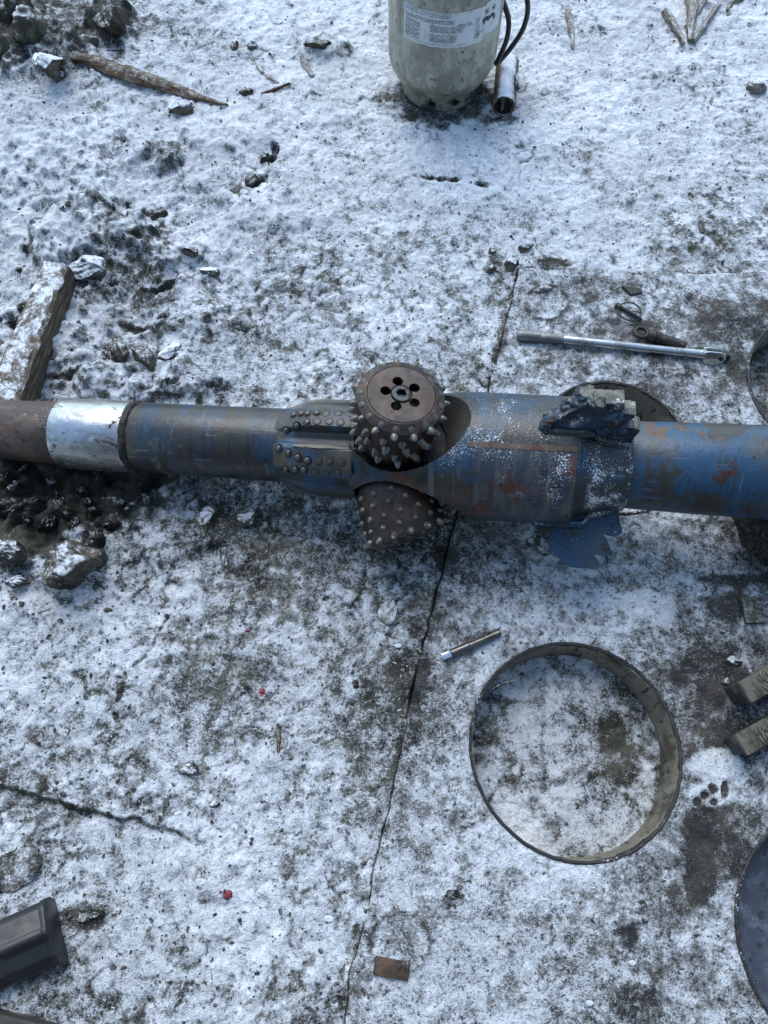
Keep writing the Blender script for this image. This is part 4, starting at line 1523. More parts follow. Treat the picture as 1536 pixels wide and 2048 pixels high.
# ------------------------------------------------------------------ loose wood
def stick(name, pts, radii, mat, label, cat, group=None, seed=0, flat=1.0, seg=10):
    """pts in pixels on the ground; a limb with knots, ragged ends and uneven width"""
    P = [floor_at(*p) for p in pts]
    P = spline(P, 6)
    n_ = len(P)
    o0 = P[0].copy()
    R = np.interp(np.linspace(0, 1, n_), np.linspace(0, 1, len(radii)), radii)
    V = []
    d = (P[-1] - P[0]).normalized()
    side = Vector((0, 0, 1)).cross(d).normalized()
    for i, p in enumerate(P):
        for k in range(seg):
            a = 2 * math.pi * k / seg
            j = 1 + 0.28 * float(perlin(np.array([i * 0.35 + seed]), np.array([k * 0.9 + seed * 2.0]))[0]) + random.uniform(-.08, .08)
            V.append(tuple(p - o0 + side * (R[i] * j * math.cos(a)) + Vector((0, 0, 1)) * (R[i] * flat * (j * math.sin(a) + 0.75)) + d * random.uniform(-.3, .3) * R[i] * (1.5 if i in (0, n_ - 1) else 0.2)))
    me = grid_mesh(name, np.array(V), n_, seg, wrap=True, caps=True)
    # lay along local X so the grain runs with the limb
    rot = d.to_track_quat('X', 'Z')
    me.transform(rot.to_matrix().to_4x4().inverted())
    bm = bmesh.new(); bm.from_mesh(me); bmesh.ops.recalc_face_normals(bm, faces=bm.faces); bm.to_mesh(me); bm.free()
    auto_smooth(me, 40)
    o = link(name, me, mat)
    o.matrix_world = Matrix.Translation(o0) @ rot.to_matrix().to_4x4()
    tag(o, label, cat, group)
    return o


GW = 'scraps of wood in the snow'
stick('split_plank', [(143, 116), (190, 128), (250, 152), (305, 168), (360, 185), (410, 200), (456, 211)], [0.012, 0.021, 0.025, 0.022, 0.017, 0.010, 0.003], M_wood_brown, 'long brown splintered plank tapering to a point at upper left', 'plank', GW, 1, 0.55)
stick('stick', [(1134, 14), (1141, 55), (1145, 100)], [0.006, 0.011, 0.005], M_wood_grey, 'single short grey stick lying right of the black hose', 'stick', GW, 2, 0.6)
stick('stick', [(1328, 30), (1348, 58), (1366, 90)], [0.012, 0.011, 0.005], M_wood_grey, 'leftmost stick of the fan, short and thick with blunt end', 'stick', GW, 3)
stick('stick', [(1385, -30), (1381, 20), (1378, 85)], [0.022, 0.018, 0.007], M_wood_grey, 'thickest pale stick in the middle of the fan', 'stick', GW, 4)
stick('stick', [(1384, 86), (1408, 52), (1440, 6)], [0.007, 0.009, 0.005], M_wood_grey, 'longest slanting stick on the right side of the fan', 'stick', GW, 5)
stick('stick', [(1384, 42), (1398, 22), (1414, -4)], [0.006, 0.007, 0.005], M_wood_grey, 'thin stick between the middle and right sticks of the fan', 'stick', GW, 6)
stick('stick', [(1453, 24), (1460, 10), (1478, 3), (1500, -4)], [0.006, 0.006, 0.005], M_wood_grey, 'dark crooked stick right of the fan at the top edge', 'stick', GW, 7)
stick('twig', [(214, 103), (245, 102), (279, 102)], [0.002, 0.003, 0.002], M_wood_brown, 'thin straight twig behind the splintered plank', 'twig', GW, 8)
stick('twig', [(505, 112), (516, 138), (528, 148)], [0.0015, 0.002, 0.003], M_wood_grey, 'fine upright twig touching a wood chip', 'twig', GW, 9)
stick('wood_chip', [(524, 146), (538, 155), (557, 166)], [0.003, 0.006, 0.003], M_wood_grey, 'small pale wood chip below the fine twig', 'wood chip', GW, 10, 0.5)
stick('twig', [(522, 188), (548, 182), (580, 168)], [0.002, 0.005, 0.003], M_wood_brown, 'reddish brown twig right of the dark mud clump', 'twig', GW, 11)
stick('wood_chip', [(602, 112), (610, 130), (626, 154)], [0.004, 0.010, 0.006], M_wood_grey, 'leaf shaped bark chip between plank and gas bottle', 'bark chip', GW, 12, 0.5)
stick('wood_chip', [(-30, 1770), (15, 1748), (60, 1722), (84, 1712)], [0.02, 0.034, 0.030, 0.012], M_clod_dark, 'dark brown bark slab at the left edge above the black bar', 'bark chip', GW, 13, 0.22)
stick('twig', [(555, 1448), (558, 1470), (557, 1503)], [0.003, 0.004, 0.003], M_wood_brown, 'dark twig stub among the red flecks', 'twig', GW, 14)
stick('twig', [(985, 1378), (1008, 1366), (1030, 1362)], [0.002, 0.003, 0.002], M_clod_dark, 'thin dark twig inside the open steel sleeve', 'twig', GW, 15)

# beam at the left, snow on its upper face
zb = 0.055
c0, c1 = at(108, 524, zb), at(-8, 815, zb)
d = (c1 - c0)
L = d.length
d.normalize()
nb = 34
V = []
side = Vector((0, 0, 1)).cross(d).normalized()
o0 = c0 - Vector((0, 0, zb))
prof = [(-0.046, -0.03), (0.044, -0.03), (0.052, 0.0), (0.050, 0.030), (0.046, 0.048), (0.034, 0.055), (0.0, 0.057), (-0.034, 0.054), (-0.044, 0.046), (-0.050, 0.02)]
for i in range(nb):
    f = i / (nb - 1)
    base = c0 + d * (L * f) - Vector((0, 0, zb))
    for k, (u_, h_) in enumerate(prof):
        j = float(perlin(np.array([i * 0.33]), np.array([k * 1.7]))[0])
        j2 = float(perlin(np.array([i * 0.9 + 40]), np.array([k * 0.8]))[0])
        V.append(tuple(base - o0 + side * (u_ * (0.74 + 0.14 * f + 0.12 * j)) + Vector((0, 0, h_ * (1 + 0.06 * j2))) + d * (0.012 * j2 if i in (0, nb - 1) else 0)))
me = grid_mesh('beam', np.array(V), nb, len(prof), wrap=True, caps=True)
rot = d.to_track_quat('Y', 'Z')
me.transform(rot.to_matrix().to_4x4().inverted())
bm = bmesh.new(); bm.from_mesh(me); bmesh.ops.recalc_face_normals(bm, faces=bm.faces); bmesh.ops.subdivide_edges(bm, edges=bm.edges, cuts=1); bm.to_mesh(me); bm.free()
auto_smooth(me, 30)
o = link('wooden_beam', me, M_wood_beam)
o.matrix_world = Matrix.Translation(o0) @ rot.to_matrix().to_4x4()
tag(o, 'weathered wooden beam with snow on top lying above the brown pipe end', 'beam')

# ------------------------------------------------------------------ clods and stones
GC = 'frozen clods and stones'


def clod(name, px, py, wx, wy, h, mat, label, cat, seed, rot=0.0, amp=0.55, sub=4, sink=0.3, bare=False):
    p = floor_at(px, py)
    _, _, dep = proj(p.x, p.y, p.z)
    sx = wx * float(dep) / FOC
    vy = abs(at(px, py - 1).y - at(px, py + 1).y) / 2
    sy = max(wy * vy * 0.9, 0.003)
    me = lump_mesh(name, sx, sy, h, amp, 1.6, seed, 5 if wx >= 20 else sub, 0.5, facet=True)
    o = link(name, me, mat)
    o.location = (p.x, p.y, p.z + h * (0.42 - sink))
    o.rotation_euler = (0, 0, rot)
    if not bare:
        tag(o, label, cat, GC)
    return o


for a in [
    ('mud_clod', 235, 705, 24, 38, .045, M_clod, 'tall dark clod standing between the beam and the left pipe', 'clod', 1, .2),
    ('mud_clod', 290, 722, 22, 32, .035, M_clod, 'snow topped clod right of the tall dark clod', 'clod', 2, .5),
    ('mud_clod', 318, 432, 17, 14, .022, M_clod_dark, 'lone ragged dark clod above the crevice', 'clod', 3, 0),
    ('mud_clod', 140, 1135, 66, 48, .050, M_clod, 'large brown clod below the chrome collar at the left', 'clod', 4, .3),
    ('mud_clod', 200, 1095, 26, 36, .045, M_clod_dark, 'dark clod leaning on the large brown clod', 'clod', 5, .1),
    ('mud_clod', 415, 1045, 20, 34, .030, M_clod, 'wedge shaped clod below the left pipe', 'clod', 6, -.3),
    ('mud_clod', 490, 1035, 26, 22, .018, M_clod, 'low rounded clod right of the wedge shaped clod', 'clod', 7, .4),
    ('mud_clod', 20, 1105, 34, 24, .035, M_clod, 'clod cut by the left edge, beside the large brown clod', 'clod', 8, 0),
    ('mud_clod', 30, 1166, 30, 14, .022, M_clod_white, 'snowy flat clod at the left edge under the brown clod', 'clod', 9, 0),
    ('mud_clod', 235, 1005, 18, 10, .016, M_clod_dark, 'small dark clod right below the chrome collar', 'clod', 10, 0),
    ('mud_clod', 295, 1000, 12, 16, .018, M_clod_dark, 'narrow clod at the pipe seam, below the ragged seam', 'clod', 11, .6),
    ('mud_clod', 30, 30, 34, 34, .060, M_clod_dark, 'black clod in the upper left corner', 'clod', 12, 0),
    ('mud_clod', 60, 70, 40, 30, .055, M_clod, 'snow crusted clod beside the black corner clod', 'clod', 13, .4),
    ('mud_clod', 225, 45, 34, 30, .060, M_clod_dark, 'big dark earthy clod above the splintered plank', 'clod', 14, .2),
    ('stone', 180, 90, 19, 16, .032, M_stone, 'pale round stone touching the plank end', 'stone', 15, 0, .25),
    ('mud_clod', 100, 130, 30, 22, .035, M_clod_white, 'snowy clod left of the plank end', 'clod', 16, .2),
    ('mud_clod', 118, 152, 20, 12, .014, M_clod, 'flat clod under the plank end', 'clod', 17, 0),
    ('stone', 362, 218, 26, 14, .028, M_clod_white, 'snow capped stone under the plank tip', 'stone', 18, -.3, .35),
    ('stone', 1511, 181, 20, 14, .028, M_stone, 'olive stone at the right edge below the sticks', 'stone', 19, 0, .25),
    ('mud_clod', 470, 94, 12, 9, .016, M_clod, 'small clod above the fine twig', 'clod', 20, 0),
    ('mud_clod', 505, 92, 10, 7, .013, M_clod_white, 'tiny clod right of the small clod', 'clod', 21, 0),
    ('mud_clod', 493, 186, 15, 8, .015, M_clod_dark, 'dark mud clump left of the reddish twig', 'clod', 22, 0),
    ('mud_clod', 640, 92, 28, 10, .018, M_clod_dark, 'wide dark clod left of the gas bottle', 'clod', 23, 0),
    ('mud_clod', 1024, 532, 15, 13, .022, M_clod, 'round clod at the far corner of the deck', 'clod', 24, 0),
    ('mud_clod', 978, 540, 13, 9, .016, M_clod, 'small clod left of the round corner clod', 'clod', 25, 0),
    ('mud_clod', 985, 502, 9, 7, .013, M_clod, 'smaller clod above the corner clods', 'clod', 26, 0),
    ('mud_clod', 1050, 498, 18, 8, .014, M_clod, 'flat brown clod right above the deck corner', 'clod', 27, .2),
    ('mud_clod', 420, 545, 22, 10, .016, M_clod_white, 'rounded snowy lump right of the crevice', 'clod', 28, 0),
    ('mud_clod', 378, 505, 20, 10, .016, M_clod, 'rounded brown lump above the crevice', 'clod', 29, 0),
    ('mud_clod', 170, 540, 50, 22, .03, M_clod_white, 'broad snowy mound lump at the beam head', 'clod', 30, 0),
    ('mud_clod', 345, 705, 30, 14, .016, M_clod_white, 'long low lump right of the two standing clods', 'clod', 31, .4),
    ('mud_clod', 1065, 1082, 16, 13, .018, M_clod, 'stone chip left of the torn lower blade', 'stone', 32, .5),
    ('stone', 1082, 1103, 15, 11, .014, M_stone, 'pale chip touching the torn lower blade', 'stone', 33, -.5),
    ('mud_clod', 1085, 578, 21, 9, .012, M_stone, 'grey brown chunk lying in the ring mark', 'clod', 34, .2, .3),
    ('mud_clod', 780, 1225, 24, 30, .012, M_stone, 'flat pale clay slab at the deck edge below the lower cutter', 'clod', 35, -.4, .4),
    ('mud_clod', 905, 1788, 16, 12, .012, M_clod_dark, 'dark lump on the deck below the open sleeve', 'clod', 36, 0),
    ('mud_clod', 1465, 1322, 17, 11, .016, M_clod, 'grey lump left of the upper board end', 'clod', 37, 0),
    ('stone', 1452, 1362, 11, 7, .010, M_stone, 'small pale pebble left of the upper board end', 'pebble', 38, .3, .2),
    ('mud_clod', 430, 1608, 12, 9, .009, M_clod, 'small olive pebble below the pink smear', 'pebble', 39, 0),
    ('mud_clod', 380, 1535, 22, 16, .010, M_clod, 'crumbly clod left of the pink smear', 'clod', 40, 0),
    ('mud_clod', 710, 1368, 9, 11, .008, M_clod_dark, 'dark pebble right of the top red fleck', 'pebble', 41, 0),
    ('mud_clod', 180, 1830, 26, 18, .014, M_clod_dark, 'dark crumbly clod above the black bar', 'clod', 42, .2),
    ('mud_clod', 60, 625, 22, 16, .03, M_clod_dark, 'dark clod tucked against the left side of the beam', 'clod', 43, 0),
    ('mud_clod', 530, 318, 10, 14, .02, M_clod_dark, 'dark clod at the head of the black crevice', 'clod', 44, -.4),
    ('mud_clod', 505, 362, 14, 16, .018, M_clod_dark, 'black clod sunk in the crevice', 'clod', 45, -.5),
]:
    clod(*a)
for i, (px, py, wx, wy) in enumerate([(40, 975, 14, 9), (75, 1010, 20, 12), (110, 968, 10, 7), (130, 1020, 16, 9), (165, 985, 12, 8), (20, 1020, 20, 14), (95, 1050, 14, 9), (150, 1052, 12, 8), (190, 1030, 11, 9), (205, 965, 12, 7), (55, 945, 12, 6), (15, 955, 14, 8), (120, 995, 9, 6), (60, 1040, 10, 7), (225, 1050, 12, 9), (180, 1010, 8, 6)]):
    o = clod('soil_lump', px, py, wx * 1.5, wy * 1.6, .022 + .0006 * wx, M_clod_dark, '', 'clod', 80 + i, i * 0.7, .8, 4, .40, bare=True)
    tag(o, 'small dark soil lump in the bare patch under the chrome collar', 'clod', 'soil lumps under the collar')
for px, py, r in ((1264, 1926, 7), (1178, 2006, 7), (658, 1838, 9), (796, 1292, 8), (1185, 1775, 4), (925, 1670, 5)):
    me = lump_mesh('ice_chip', r * .001, r * .0006, .0016, .25, 1.2, int(px), 3)
    p = floor_at(px, py)
    o = link('ice_chip', me, M_ice)
    o.location = p + Vector((0, 0, .002))
    tag(o, {1264: 'oval white ice chip near the bottom right', 1178: 'oval white ice chip at the bottom edge', 658: 'round white ice chip left of the deck edge', 796: 'white ice chip left of the steel tap', 1185: 'tiny ice grain under the open steel sleeve', 925: 'tiny ice grain left of the open steel sleeve'}[px], 'ice chip', 'ice chips')
for i, (px, py, r, lb) in enumerate(((523, 1384, 6, 'top red fleck on the grey frost'), (456, 1788, 7.5, 'largest dark red fleck near the bottom left'), (493, 1262, 6, 'thin red sliver above the other red flecks'))):
    me = lump_mesh('red_fleck', r * .001, r * (.0003 if i == 2 else .001), .0025, .5, 1.8, i + 60, 3)
    o = link('red_fleck', me, M_red)
    o.location = floor_at(px, py) + Vector((0, 0, .0015))
    tag(o, lb, 'red fleck', 'red flecks in the snow')

# loose crumbs: too many to count
def crumbs():
    base = bmesh.new()
    bmesh.ops.create_icosphere(base, subdivisions=1, radius=1)
    bc = np.array([v.co[:] for v in base.verts])
    bf = np.array([[v.index for v in f.verts] for f in base.faces])
    base.free()
    V, F, nv = [], [], 0
    for i in range(5000):
        px, py = random.uniform(-60, 1600), random.uniform(-60, 2100)
        p = at(px, py, 0)
        dp = at(px, py, DECK_Z)
        if on_deck(dp):
            if any(math.hypot(dp.x - h[0], dp.y - h[1]) < h[2] + 0.012 for h in HOLES):
                continue
            z = DECK_Z
            p = dp
            s = random.choice((.0009, .0012, .0015))
        else:
            z = gz(p.x, p.y)
            s = random.choice((.0011, .0014, .0018, .0022, .0034))
            if px < 400 and 400 < py < 1250 and random.random() < 0.3:
                s *= 2.2
        k = bc * (1 + 0.35 * RNG.randn(len(bc), 1)) * s * np.array([random.uniform(.7, 1.4), random.uniform(.7, 1.4), random.uniform(.5, .9)])
        V.append(k + np.array([p.x, p.y, z + s * 0.35]))
        F.append(bf + nv)
        nv += len(bc)
    V, F = np.concatenate(V), np.concatenate(F)
    me = bpy.data.meshes.new('mud_crumbs')
    me.from_pydata(V.tolist(), [], F.tolist())
    o = link('mud_crumbs', me, M_crumb)
    tag(o, kind='stuff')


crumbs()


def slivers(name, n_, mat, box, rng_len, thick, bias):
    V, F = [], []
    for i in range(n_):
        px, py = random.uniform(box[0], box[2]), random.uniform(box[1], box[3])
        p = at(px, py, DECK_Z)
        if on_deck(p):
            if any(math.hypot(p.x - h[0], p.y - h[1]) < h[2] + 0.015 for h in HOLES):
                continue
            z = DECK_Z
        else:
            p = at(px, py, 0)
            z = gz(p.x, p.y)
        a = random.gauss(0, 0.5) if random.random() < bias else random.uniform(0, math.pi)
        L_ = random.uniform(*rng_len)
        d_ = Vector((math.cos(a), math.sin(a), random.uniform(-.15, .25))) * L_
        e_ = Vector((-math.sin(a), math.cos(a), 0)) * thick * random.uniform(.6, 1.5)
        b = Vector((p.x, p.y, z + 0.0012))
        k = len(V)
        up_ = Vector((0, 0, thick * 0.9))
        mid = b + d_ * 0.5 + Vector((random.uniform(-1, 1), random.uniform(-1, 1), 0)) * L_ * 0.06
        V += [tuple(b - e_), tuple(b + e_), tuple(mid - e_ + up_), tuple(mid + e_ + up_), tuple(b + d_ - e_ * .4), tuple(b + d_ + e_ * .4), tuple(mid - up_)]
        F += [(k, k + 1, k + 3, k + 2), (k + 2, k + 3, k + 5, k + 4), (k, k + 2, k + 6), (k + 1, k + 6, k + 3), (k + 2, k + 4, k + 6), (k + 3, k + 6, k + 5), (k, k + 6, k + 1), (k + 4, k + 5, k + 6)]
    me = bpy.data.meshes.new(name)
    me.from_pydata(V, [], F)
    o = link(name, me, mat)
    tag(o, kind='stuff')


M_straw = layered('old straw', (0.10, 0.085, 0.055), (dict(col=(0.04, 0.034, 0.025), scale=80, lo=0.45, hi=0.6),), 0.8, bump=0.2)
M_splint = layered('frost splinters', (0.72, 0.74, 0.76), (dict(col=(0.45, 0.43, 0.38), scale=60, lo=0.52, hi=0.6),), 0.6, bump=0.2)
slivers('frost_splinters', 420, M_splint, (150, 1000, 960, 2040), (0.003, 0.011), 0.0006, 0.1)
slivers('straw_bits', 420, M_straw, (0, -40, 1536, 760), (0.004, 0.020), 0.0006, 0.7)
slivers('straw_scraps', 160, M_straw, (0, 1000, 1536, 2040), (0.003, 0.014), 0.0005, 0.2)

# ------------------------------------------------------------------ tools on the deck
M_bar = layered('chrome bar', (0.52, 0.53, 0.53), (
    dict(col=(0.30, 0.30, 0.29), scale=30, lo=0.5, hi=0.64, rough=0.45),
    dict(col=(0.12, 0.11, 0.09), scale=60, lo=0.63, hi=0.70, rough=0.7, metal=0.3)), 0.27, 0.95, bump=0.15, bscale=300, bdist=0.0004)
M_grip = layered('knurled grip', (0.20, 0.20, 0.19), (
    dict(col=(0.35, 0.35, 0.34), scale=40, lo=0.5, hi=0.64),), 0.5, 0.8, bump=0.8, bscale=700, bdist=0.0008)
M_black = layered('oil dark steel', (0.030, 0.027, 0.023), (
    dict(col=(0.085, 0.060, 0.042), scale=40, lo=0.54, hi=0.64),
    dict(col=(0.11, 0.10, 0.08), scale=70, lo=0.60, hi=0.70)), 0.5, 0.3, bump=0.5, bscale=240)
M_tap = layered('dark tap steel', (0.16, 0.155, 0.145), (
    dict(col=(0.06, 0.055, 0.048), scale=50, lo=0.5, hi=0.62),), 0.34, 0.85, bump=0.2, bscale=300)
M_tapbright = layered('ground bright steel', (0.62, 0.64, 0.66), (), 0.25, 0.95, bump=0.1)


def frame_between(p0, p1, z):
    a, b = at(*p0, z), at(*p1, z)
    d_ = (b - a)
    L_ = d_.length
    return Matrix.Translation(a) @ d_.normalized().to_track_quat('X', 'Z').to_matrix().to_4x4(), L_


zc = DECK_Z + 0.0125
mw, L = frame_between((1033, 669), (1455, 714), zc)
bar = empty('breaker_bar', mw=mw)
tag(bar, 'chrome breaker bar with knurled grip lying on the snowy deck', 'breaker bar')
link('grip', lathe('grip', [(0, 0.004), (0.001, 0.0105), (0.004, 0.0122), (0.03, 0.0126), (0.095, 0.0112), (0.108, 0.0108), (0.110, 0.0095), (0.110, 0.004)], 36, rfun=lambda s, t, r: r + 0.0004 * np.sin(t * 18) * (s > .004) * (s < .1)), M_grip, bar)
link('shaft', lathe('shaft', [(0.109, 0.004), (0.110, 0.0098), (0.113, 0.0102), (L * .5, 0.0100), (L - 0.075, 0.0102), (L - 0.062, 0.0108), (L - 0.055, 0.0122), (L - 0.050, 0.0100), (L - 0.050, 0.004)], 36), M_bar, bar)
for sgn in (-1, 1):
    ck = prism_mesh('cheek', [(L - 0.056, -0.0125), (L - 0.046, -0.0140), (L - 0.020, -0.0140), (L - 0.010, -0.010), (L - 0.007, 0.0), (L - 0.010, 0.010), (L - 0.020, 0.0140), (L - 0.046, 0.0140), (L - 0.056, 0.0125)], -0.0032, 0.0032, 0.0012, 2)
    ck.transform(Matrix.Rotation(math.radians(62), 4, 'X') @ Matrix.Translation((0, 0, sgn * 0.0105)))
    link('fork_cheek', ck, M_bar, bar)
sw = prism_mesh('swivel', [(L - 0.030, -0.0075), (L - 0.004, -0.0085), (L + 0.004, -0.0065), (L + 0.006, 0.0065), (L - 0.004, 0.0085), (L - 0.030, 0.0075)], -0.0070, 0.0070, 0.0016, 2)
sw.transform(Matrix.Rotation(math.radians(62), 4, 'X'))
link('swivel_head', sw, M_black, bar)
pn = lathe('pin', [(-0.0150, 0.001), (-0.0150, 0.0050), (0.0150, 0.0050), (0.0150, 0.001)], 20, 'Z')
pn.transform(Matrix.Rotation(math.radians(62), 4, 'X') @ Matrix.Translation((L - 0.018, 0, 0)))
link('pin', pn, M_black, bar)

# linch pin: a ring clip sprung across a short pin
mw, L = frame_between((1236, 612), (1281, 638), DECK_Z + 0.007)
lp_ = empty('linch_pin', mw=mw)
tag(lp_, 'dark linch pin with spring ring lying above the chrome bar', 'linch pin')
link('pin', lathe('lpin', [(-0.006, 0.002), (-0.006, 0.0070), (0.006, 0.0078), (0.008, 0.0050), (L - 0.002, 0.0046), (L + 0.003, 0.0026)], 20), M_black, lp_)
tl = [(L * .5 + 0.0275 * math.cos(t) * 1.02, 0.0265 * math.sin(t), 0.004 * abs(math.sin(t))) for t in [2 * math.pi * i / 40 for i in range(40)]]
link('ring', tube_mesh('lring', tl, 0.0019, 10, closed=True), M_black, lp_)

# eye bolt / swivel shank
mw, L = frame_between((1273, 662), (1371, 693), DECK_Z + 0.014)
eb = empty('eye_bolt', mw=mw)
tag(eb, 'dark eye bolt with a thick collar beside the chrome bar', 'eye bolt')
tl = [(0.012 + 0.0150 * math.cos(t), 0.0135 * math.sin(t), 0) for t in [2 * math.pi * i / 32 for i in range(32)]]
link('eye', tube_mesh('eye', tl, 0.0050, 12, closed=True), M_black, eb)
link('collar_nut', lathe('cn', [(0.026, 0.006), (0.027, 0.0140), (0.036, 0.0165), (0.044, 0.0165), (0.047, 0.0130), (0.050, 0.0130), (0.051, 0.0155), (0.056, 0.0155), (0.058, 0.008)], 10), M_black, eb)
thr = [(0.056, 0.006), (0.057, 0.0125)]
n_t = 16
for i in range(n_t):
    s = 0.058 + (L - 0.062) * i / n_t
    e = 0.0133 - 0.0012 * (i / n_t)
    thr += [(s, e - 0.0010), (s + (L - 0.062) / n_t * .5, e)]
thr += [(L - 0.002, 0.0110), (L, 0.0090), (L, 0.002)]
link('shank', lathe('shank', thr, 28), M_black, eb)

# threading tap
mw, L = frame_between((884, 1315), (1000, 1264), DECK_Z + 0.0095)
tp_ = empty('thread_tap', mw=mw @ Matrix.Rotation(math.radians(8), 4, 'X'))
tag(tp_, 'steel threading tap with bright square end above the open sleeve', 'tap')
sq = box_mesh('square_end', 0.020, 0.0128, 0.0128, 0.0012, 2)
sq.transform(Matrix.Translation((0.009, 0, -0.0064)))
link('square_end', sq, M_tapbright, tp_)
link('shank', lathe('tshank', [(0.017, 0.005), (0.0185, 0.0072), (0.021, 0.0082), (0.058, 0.0083), (0.060, 0.006)], 32), M_tap, tp_)
st_ = np.linspace(0.058, L, 120)


def flute(s, t, r):
    th = 0.0006 * np.abs(((s / 0.0030 + t / (2 * np.pi)) % 1.0) * 2 - 1)
    tt = np.abs(((t - 0.35) / (np.pi / 2)) % 1.0 - 0.5) * 2
    k = sstep(0.62, 0.40, tt)
    taper = 1 - 0.16 * sstep(L - 0.02, L, s)
    return (0.0090 + th) * taper * (1 - k) + 0.0052 * k


tf = lathe('threads', [(0.057, 0.004)] + [(float(s), 0.009) for s in st_] + [(L + 0.0005, 0.003)], 64, rfun=lambda s, t, r: np.where(r > 0.0085, flute(s, t, r), r))
link('fluted_thread', tf, M_tap, tp_)

# thin flat chip of plate above the linch pin
p0 = [at(x, y, DECK_Z + 0.004) for x, y in ((1243, 573), (1282, 578), (1285, 586), (1262, 590))]
ctr = sum(p0, Vector()) / 4
me = prism_mesh('steel_chip', [(p.x - ctr.x, p.y - ctr.y) for p in reversed(p0)], -0.004, 0.003, 0.0008, 1)
o = link('steel_chip', me, M_black)
o.location = ctr
tag(o, 'thin dark triangular chip above the linch pin', 'metal chip')

# rusted plate near the bottom edge
me = box_mesh('rust_plate', 0.060, 0.028, 0.007, 0.002)
M_rustplate = layered('flat rust', (0.060, 0.036, 0.024), (dict(col=(0.11, 0.065, 0.042), scale=50, lo=0.5, hi=0.62), dict(col=(0.016, 0.014, 0.012), scale=40, lo=0.55, hi=0.65)), 0.8, bump=0.7, bscale=160, bdist=0.002,
                      frost=dict(scale=300, lo=0.66, hi=0.74, patch=0.6, nz=0.1))
o = link('rust_plate', me, M_rustplate)
o.location = at(783, 1936, DECK_Z)
o.rotation_euler = (0, 0, math.radians(-9))
tag(o, 'small rusty plate below the faint ring mark near the bottom', 'plate')

# bracket right of centre
o = link('steel_bracket', box_mesh('steel_bracket', 0.040, 0.054, 0.010, 0.002), dusted('frosted bracket', (0.05, 0.045, 0.034), (0.13, 0.115, 0.085), -0.38, 0.8))
o.location = at(1503, 1222, DECK_Z)
tag(o, 'small frosted steel block on the deck at the right edge', 'steel block')

# two board ends at the right, muddy, with a serrated upper face
M_board = layered('muddy board', (0.125, 0.118, 0.088), (
    dict(col=(0.05, 0.044, 0.034), scale=50, lo=0.48, hi=0.60, stretch=(1, 0.3, 1), rg=0.65),
    dict(col=(0.20, 0.19, 0.155), scale=60, lo=0.58, hi=0.68, stretch=(1.4, 0.3, 1))), 0.8, bump=0.8, bscale=160, bdist=0.002)
M_board_side = layered('dark board side', (0.035, 0.033, 0.029), (dict(col=(0.085, 0.08, 0.07), scale=60, lo=0.52, hi=0.62, stretch=(0.2, 1, 1)),), 0.7, bump=0.7, bscale=120, bdist=0.002, bstretch=(0.2, 1, 1))
for (px, py, w_, dz, lb) in ((1486, 1386, 0.036, 0.075, 'upper muddy serrated board end jutting in from the right'), (1480, 1490, 0.034, 0.065, 'lower muddy serrated board end jutting in from the right')):
    p = at(px, py, dz)
    e = at(px + 110, py - 62, dz)
    d_ = (e - p).normalized()
    mwb = Matrix.Translation(Vector((p.x, p.y, DECK_Z))) @ d_.to_track_quat('X', 'Z').to_matrix().to_4x4()
    bd = empty('serrated_board', mw=mwb)
    tag(bd, lb, 'board', 'board ends at the right edge')
    Lb = 0.42
    bx = box_mesh('board', Lb, w_, dz - 0.012, 0.004, 2)
    bx.transform(Matrix.Translation((Lb / 2, 0, 0)))
    link('board', bx, M_board_side, bd)
    cap = box_mesh('cap_plate', Lb + 0.006, w_ + 0.006, 0.0118, 0.0028, 2)
    cap.transform(Matrix.Translation((Lb / 2 - 0.001, 0, dz - 0.0118)))
    link('cap_plate', cap, M_board, bd)
    for i in range(34):
        tn = lump_mesh('ridge', 0.0026, random.uniform(0.005, 0.011), 0.0035, 0.4, 2, i, 2, 0.3)
        oo = link('ridge', tn, M_board, bd)
        oo.location = (0.034 + (i // 2) * 0.0068 + random.uniform(-.001, .001), (w_ * 0.22 if i % 2 else -w_ * 0.22) + random.uniform(-.003, .003), dz + 0.0008)
        oo.rotation_euler = (0, 0, random.uniform(-.35, .35))

# block carrying the right hand pipe
pb_ = at(1492, 1128, DECK_Z)
Pq = AX0 + AXD * stn(1540)
hb = Pq.z - rad(1540, 188) - DECK_Z + 0.006
blk = lump_mesh('support_block', 0.14, 0.13, hb * 0.62, 0.25, 1.4, 5, 5, 0.62)
o = link('support_block', blk, dusted('dark matted block', (0.022, 0.021, 0.017), (0.085, 0.078, 0.055), -0.35, 0.6, grain=(60, (3, 3, 0.5))))
o.location = (pb_.x + 0.13, Pq.y - 0.02, DECK_Z + hb * 0.62 * 0.62)
tag(o, 'dark matted earth block propping up the right end of the pipe', 'block')

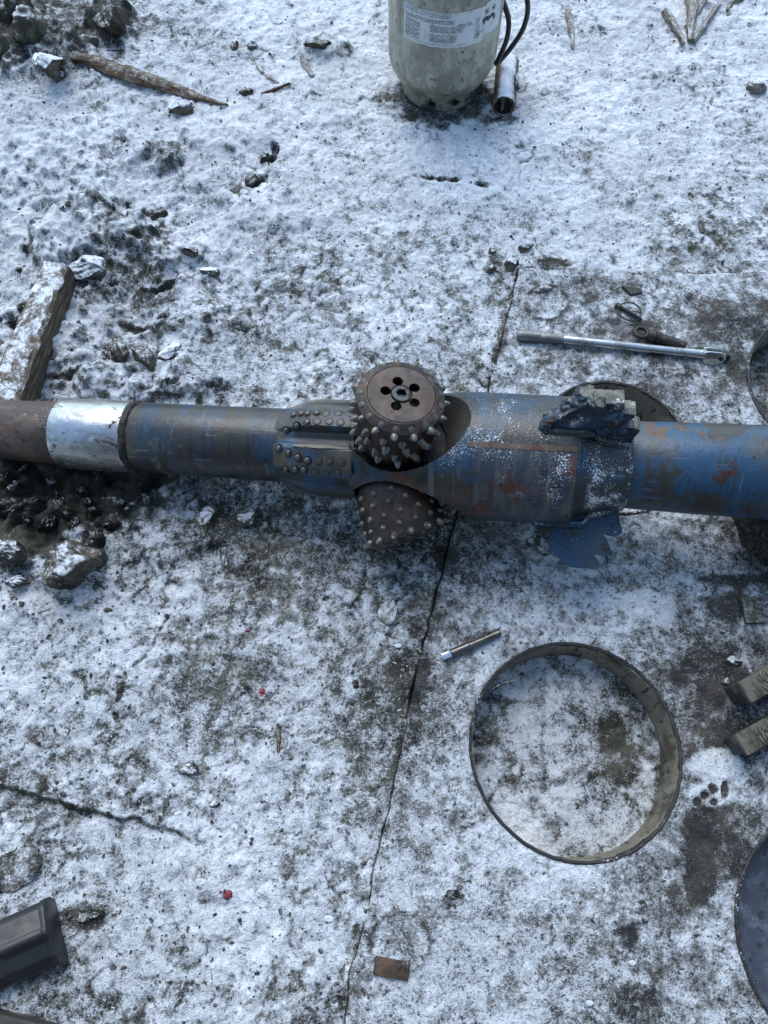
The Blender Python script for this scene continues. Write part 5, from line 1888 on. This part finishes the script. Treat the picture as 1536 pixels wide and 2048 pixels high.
# black moulded bar in the lower left corner
M_plastic = layered('matt black plastic', (0.016, 0.017, 0.020), (dict(col=(0.04, 0.04, 0.042), scale=30, lo=0.56, hi=0.68), dict(col=(0.12, 0.12, 0.12), scale=140, lo=0.70, hi=0.76)), 0.42, bump=0.3, bscale=200, bdist=0.0008)
zt = 0.055
pa, pb = at(92, 1866, zt), at(-120, 1960, zt)
d_ = (pb - pa).normalized()
mwb = Matrix.Translation(Vector((pa.x, pa.y, 0.0))) @ d_.to_track_quat('X', 'Z').to_matrix().to_4x4()
bl_ = empty('plastic_bar', mw=mwb)
tag(bl_, 'matt black moulded plastic bar poking in at the lower left', 'plastic bar')
wv = [(-0.046, 0.0), (-0.052, 0.020), (-0.050, 0.040), (-0.040, 0.052), (-0.012, 0.056), (-0.008, 0.060), (0.0, 0.061), (0.006, 0.058), (0.012, 0.050), (0.036, 0.046), (0.050, 0.030), (0.054, 0.010), (0.050, 0.0)]
pr = prism_mesh('bar_body', [(u, v) for u, v in wv], 0, 0.40, 0.003, 2)
pr.transform(Matrix(((0, 0, 1, 0), (1, 0, 0, 0), (0, 1, 0, 0), (0, 0, 0, 1))))
bmx = bmesh.new(); bmx.from_mesh(pr); bmesh.ops.recalc_face_normals(bmx, faces=bmx.faces); bmx.to_mesh(pr); bmx.free()
link('bar_body', pr, M_plastic, bl_)
lip = prism_mesh('end_lip', [(u * 1.05, v * 1.04) for u, v in wv], 0, 0.010, 0.002, 2)
lip.transform(Matrix(((0, 0, 1, -0.004), (1, 0, 0, 0), (0, 1, 0, 0), (0, 0, 0, 1))))
bmx = bmesh.new(); bmx.from_mesh(lip); bmesh.ops.recalc_face_normals(bmx, faces=bmx.faces); bmx.to_mesh(lip); bmx.free()
link('end_lip', lip, M_plastic, bl_)

# dark board across the very corner
pa, pb = at(-60, 2010, 0.02), at(150, 2064, 0.02)
d_ = (pb - pa).normalized()
mwb = Matrix.Translation(Vector(((pa.x + pb.x) / 2, (pa.y + pb.y) / 2, -0.005))) @ d_.to_track_quat('X', 'Z').to_matrix().to_4x4() @ Matrix.Translation((0, -0.05, 0))
me = box_mesh('corner_board', 0.30, 0.10, 0.028, 0.005, 2)
o = link('corner_board', me, M_board_side)
o.matrix_world = mwb
tag(o, 'dark muddy board in the bottom left corner', 'board')

# ------------------------------------------------------------------ added to shade the near ground and pipe undersides, unseen: cabin at the photographer's back
M_blocker = layered('dark cabin paint', (0.060, 0.062, 0.060), (dict(col=(0.10, 0.075, 0.05), scale=3, lo=0.55, hi=0.66),), 0.6, bump=0.3)
blocker_root = empty('shade_blocker', (0, -2.6, 0))
tag(blocker_root, 'added unseen shade-casting ribbed cabin standing behind the photographer', 'blocker')
bd_ = box_mesh('blocker_wall', 7.0, 2.4, 3.0, 0.03, 2)
bd_.transform(Matrix.Translation((0, -0.2, 0.05)))
link('wall', bd_, M_blocker, blocker_root)
rib_me = prism_mesh('rib', [(-0.06, 0), (-0.04, 0.035), (0.04, 0.035), (0.06, 0)], 0.2, 2.9)
rib_me.materials.append(M_blocker)
for i in range(23):
    o = bpy.data.objects.new('rib', rib_me)
    COL.objects.link(o)
    o.parent = blocker_root
    o.location = (-3.3 + i * 0.3, 1.0, 0)
rf = box_mesh('blocker_roof', 7.2, 2.6, 0.10, 0.02, 2)
rf.transform(Matrix.Translation((0, -0.2, 3.052)))
link('blocker_roof', rf, M_blocker, blocker_root)
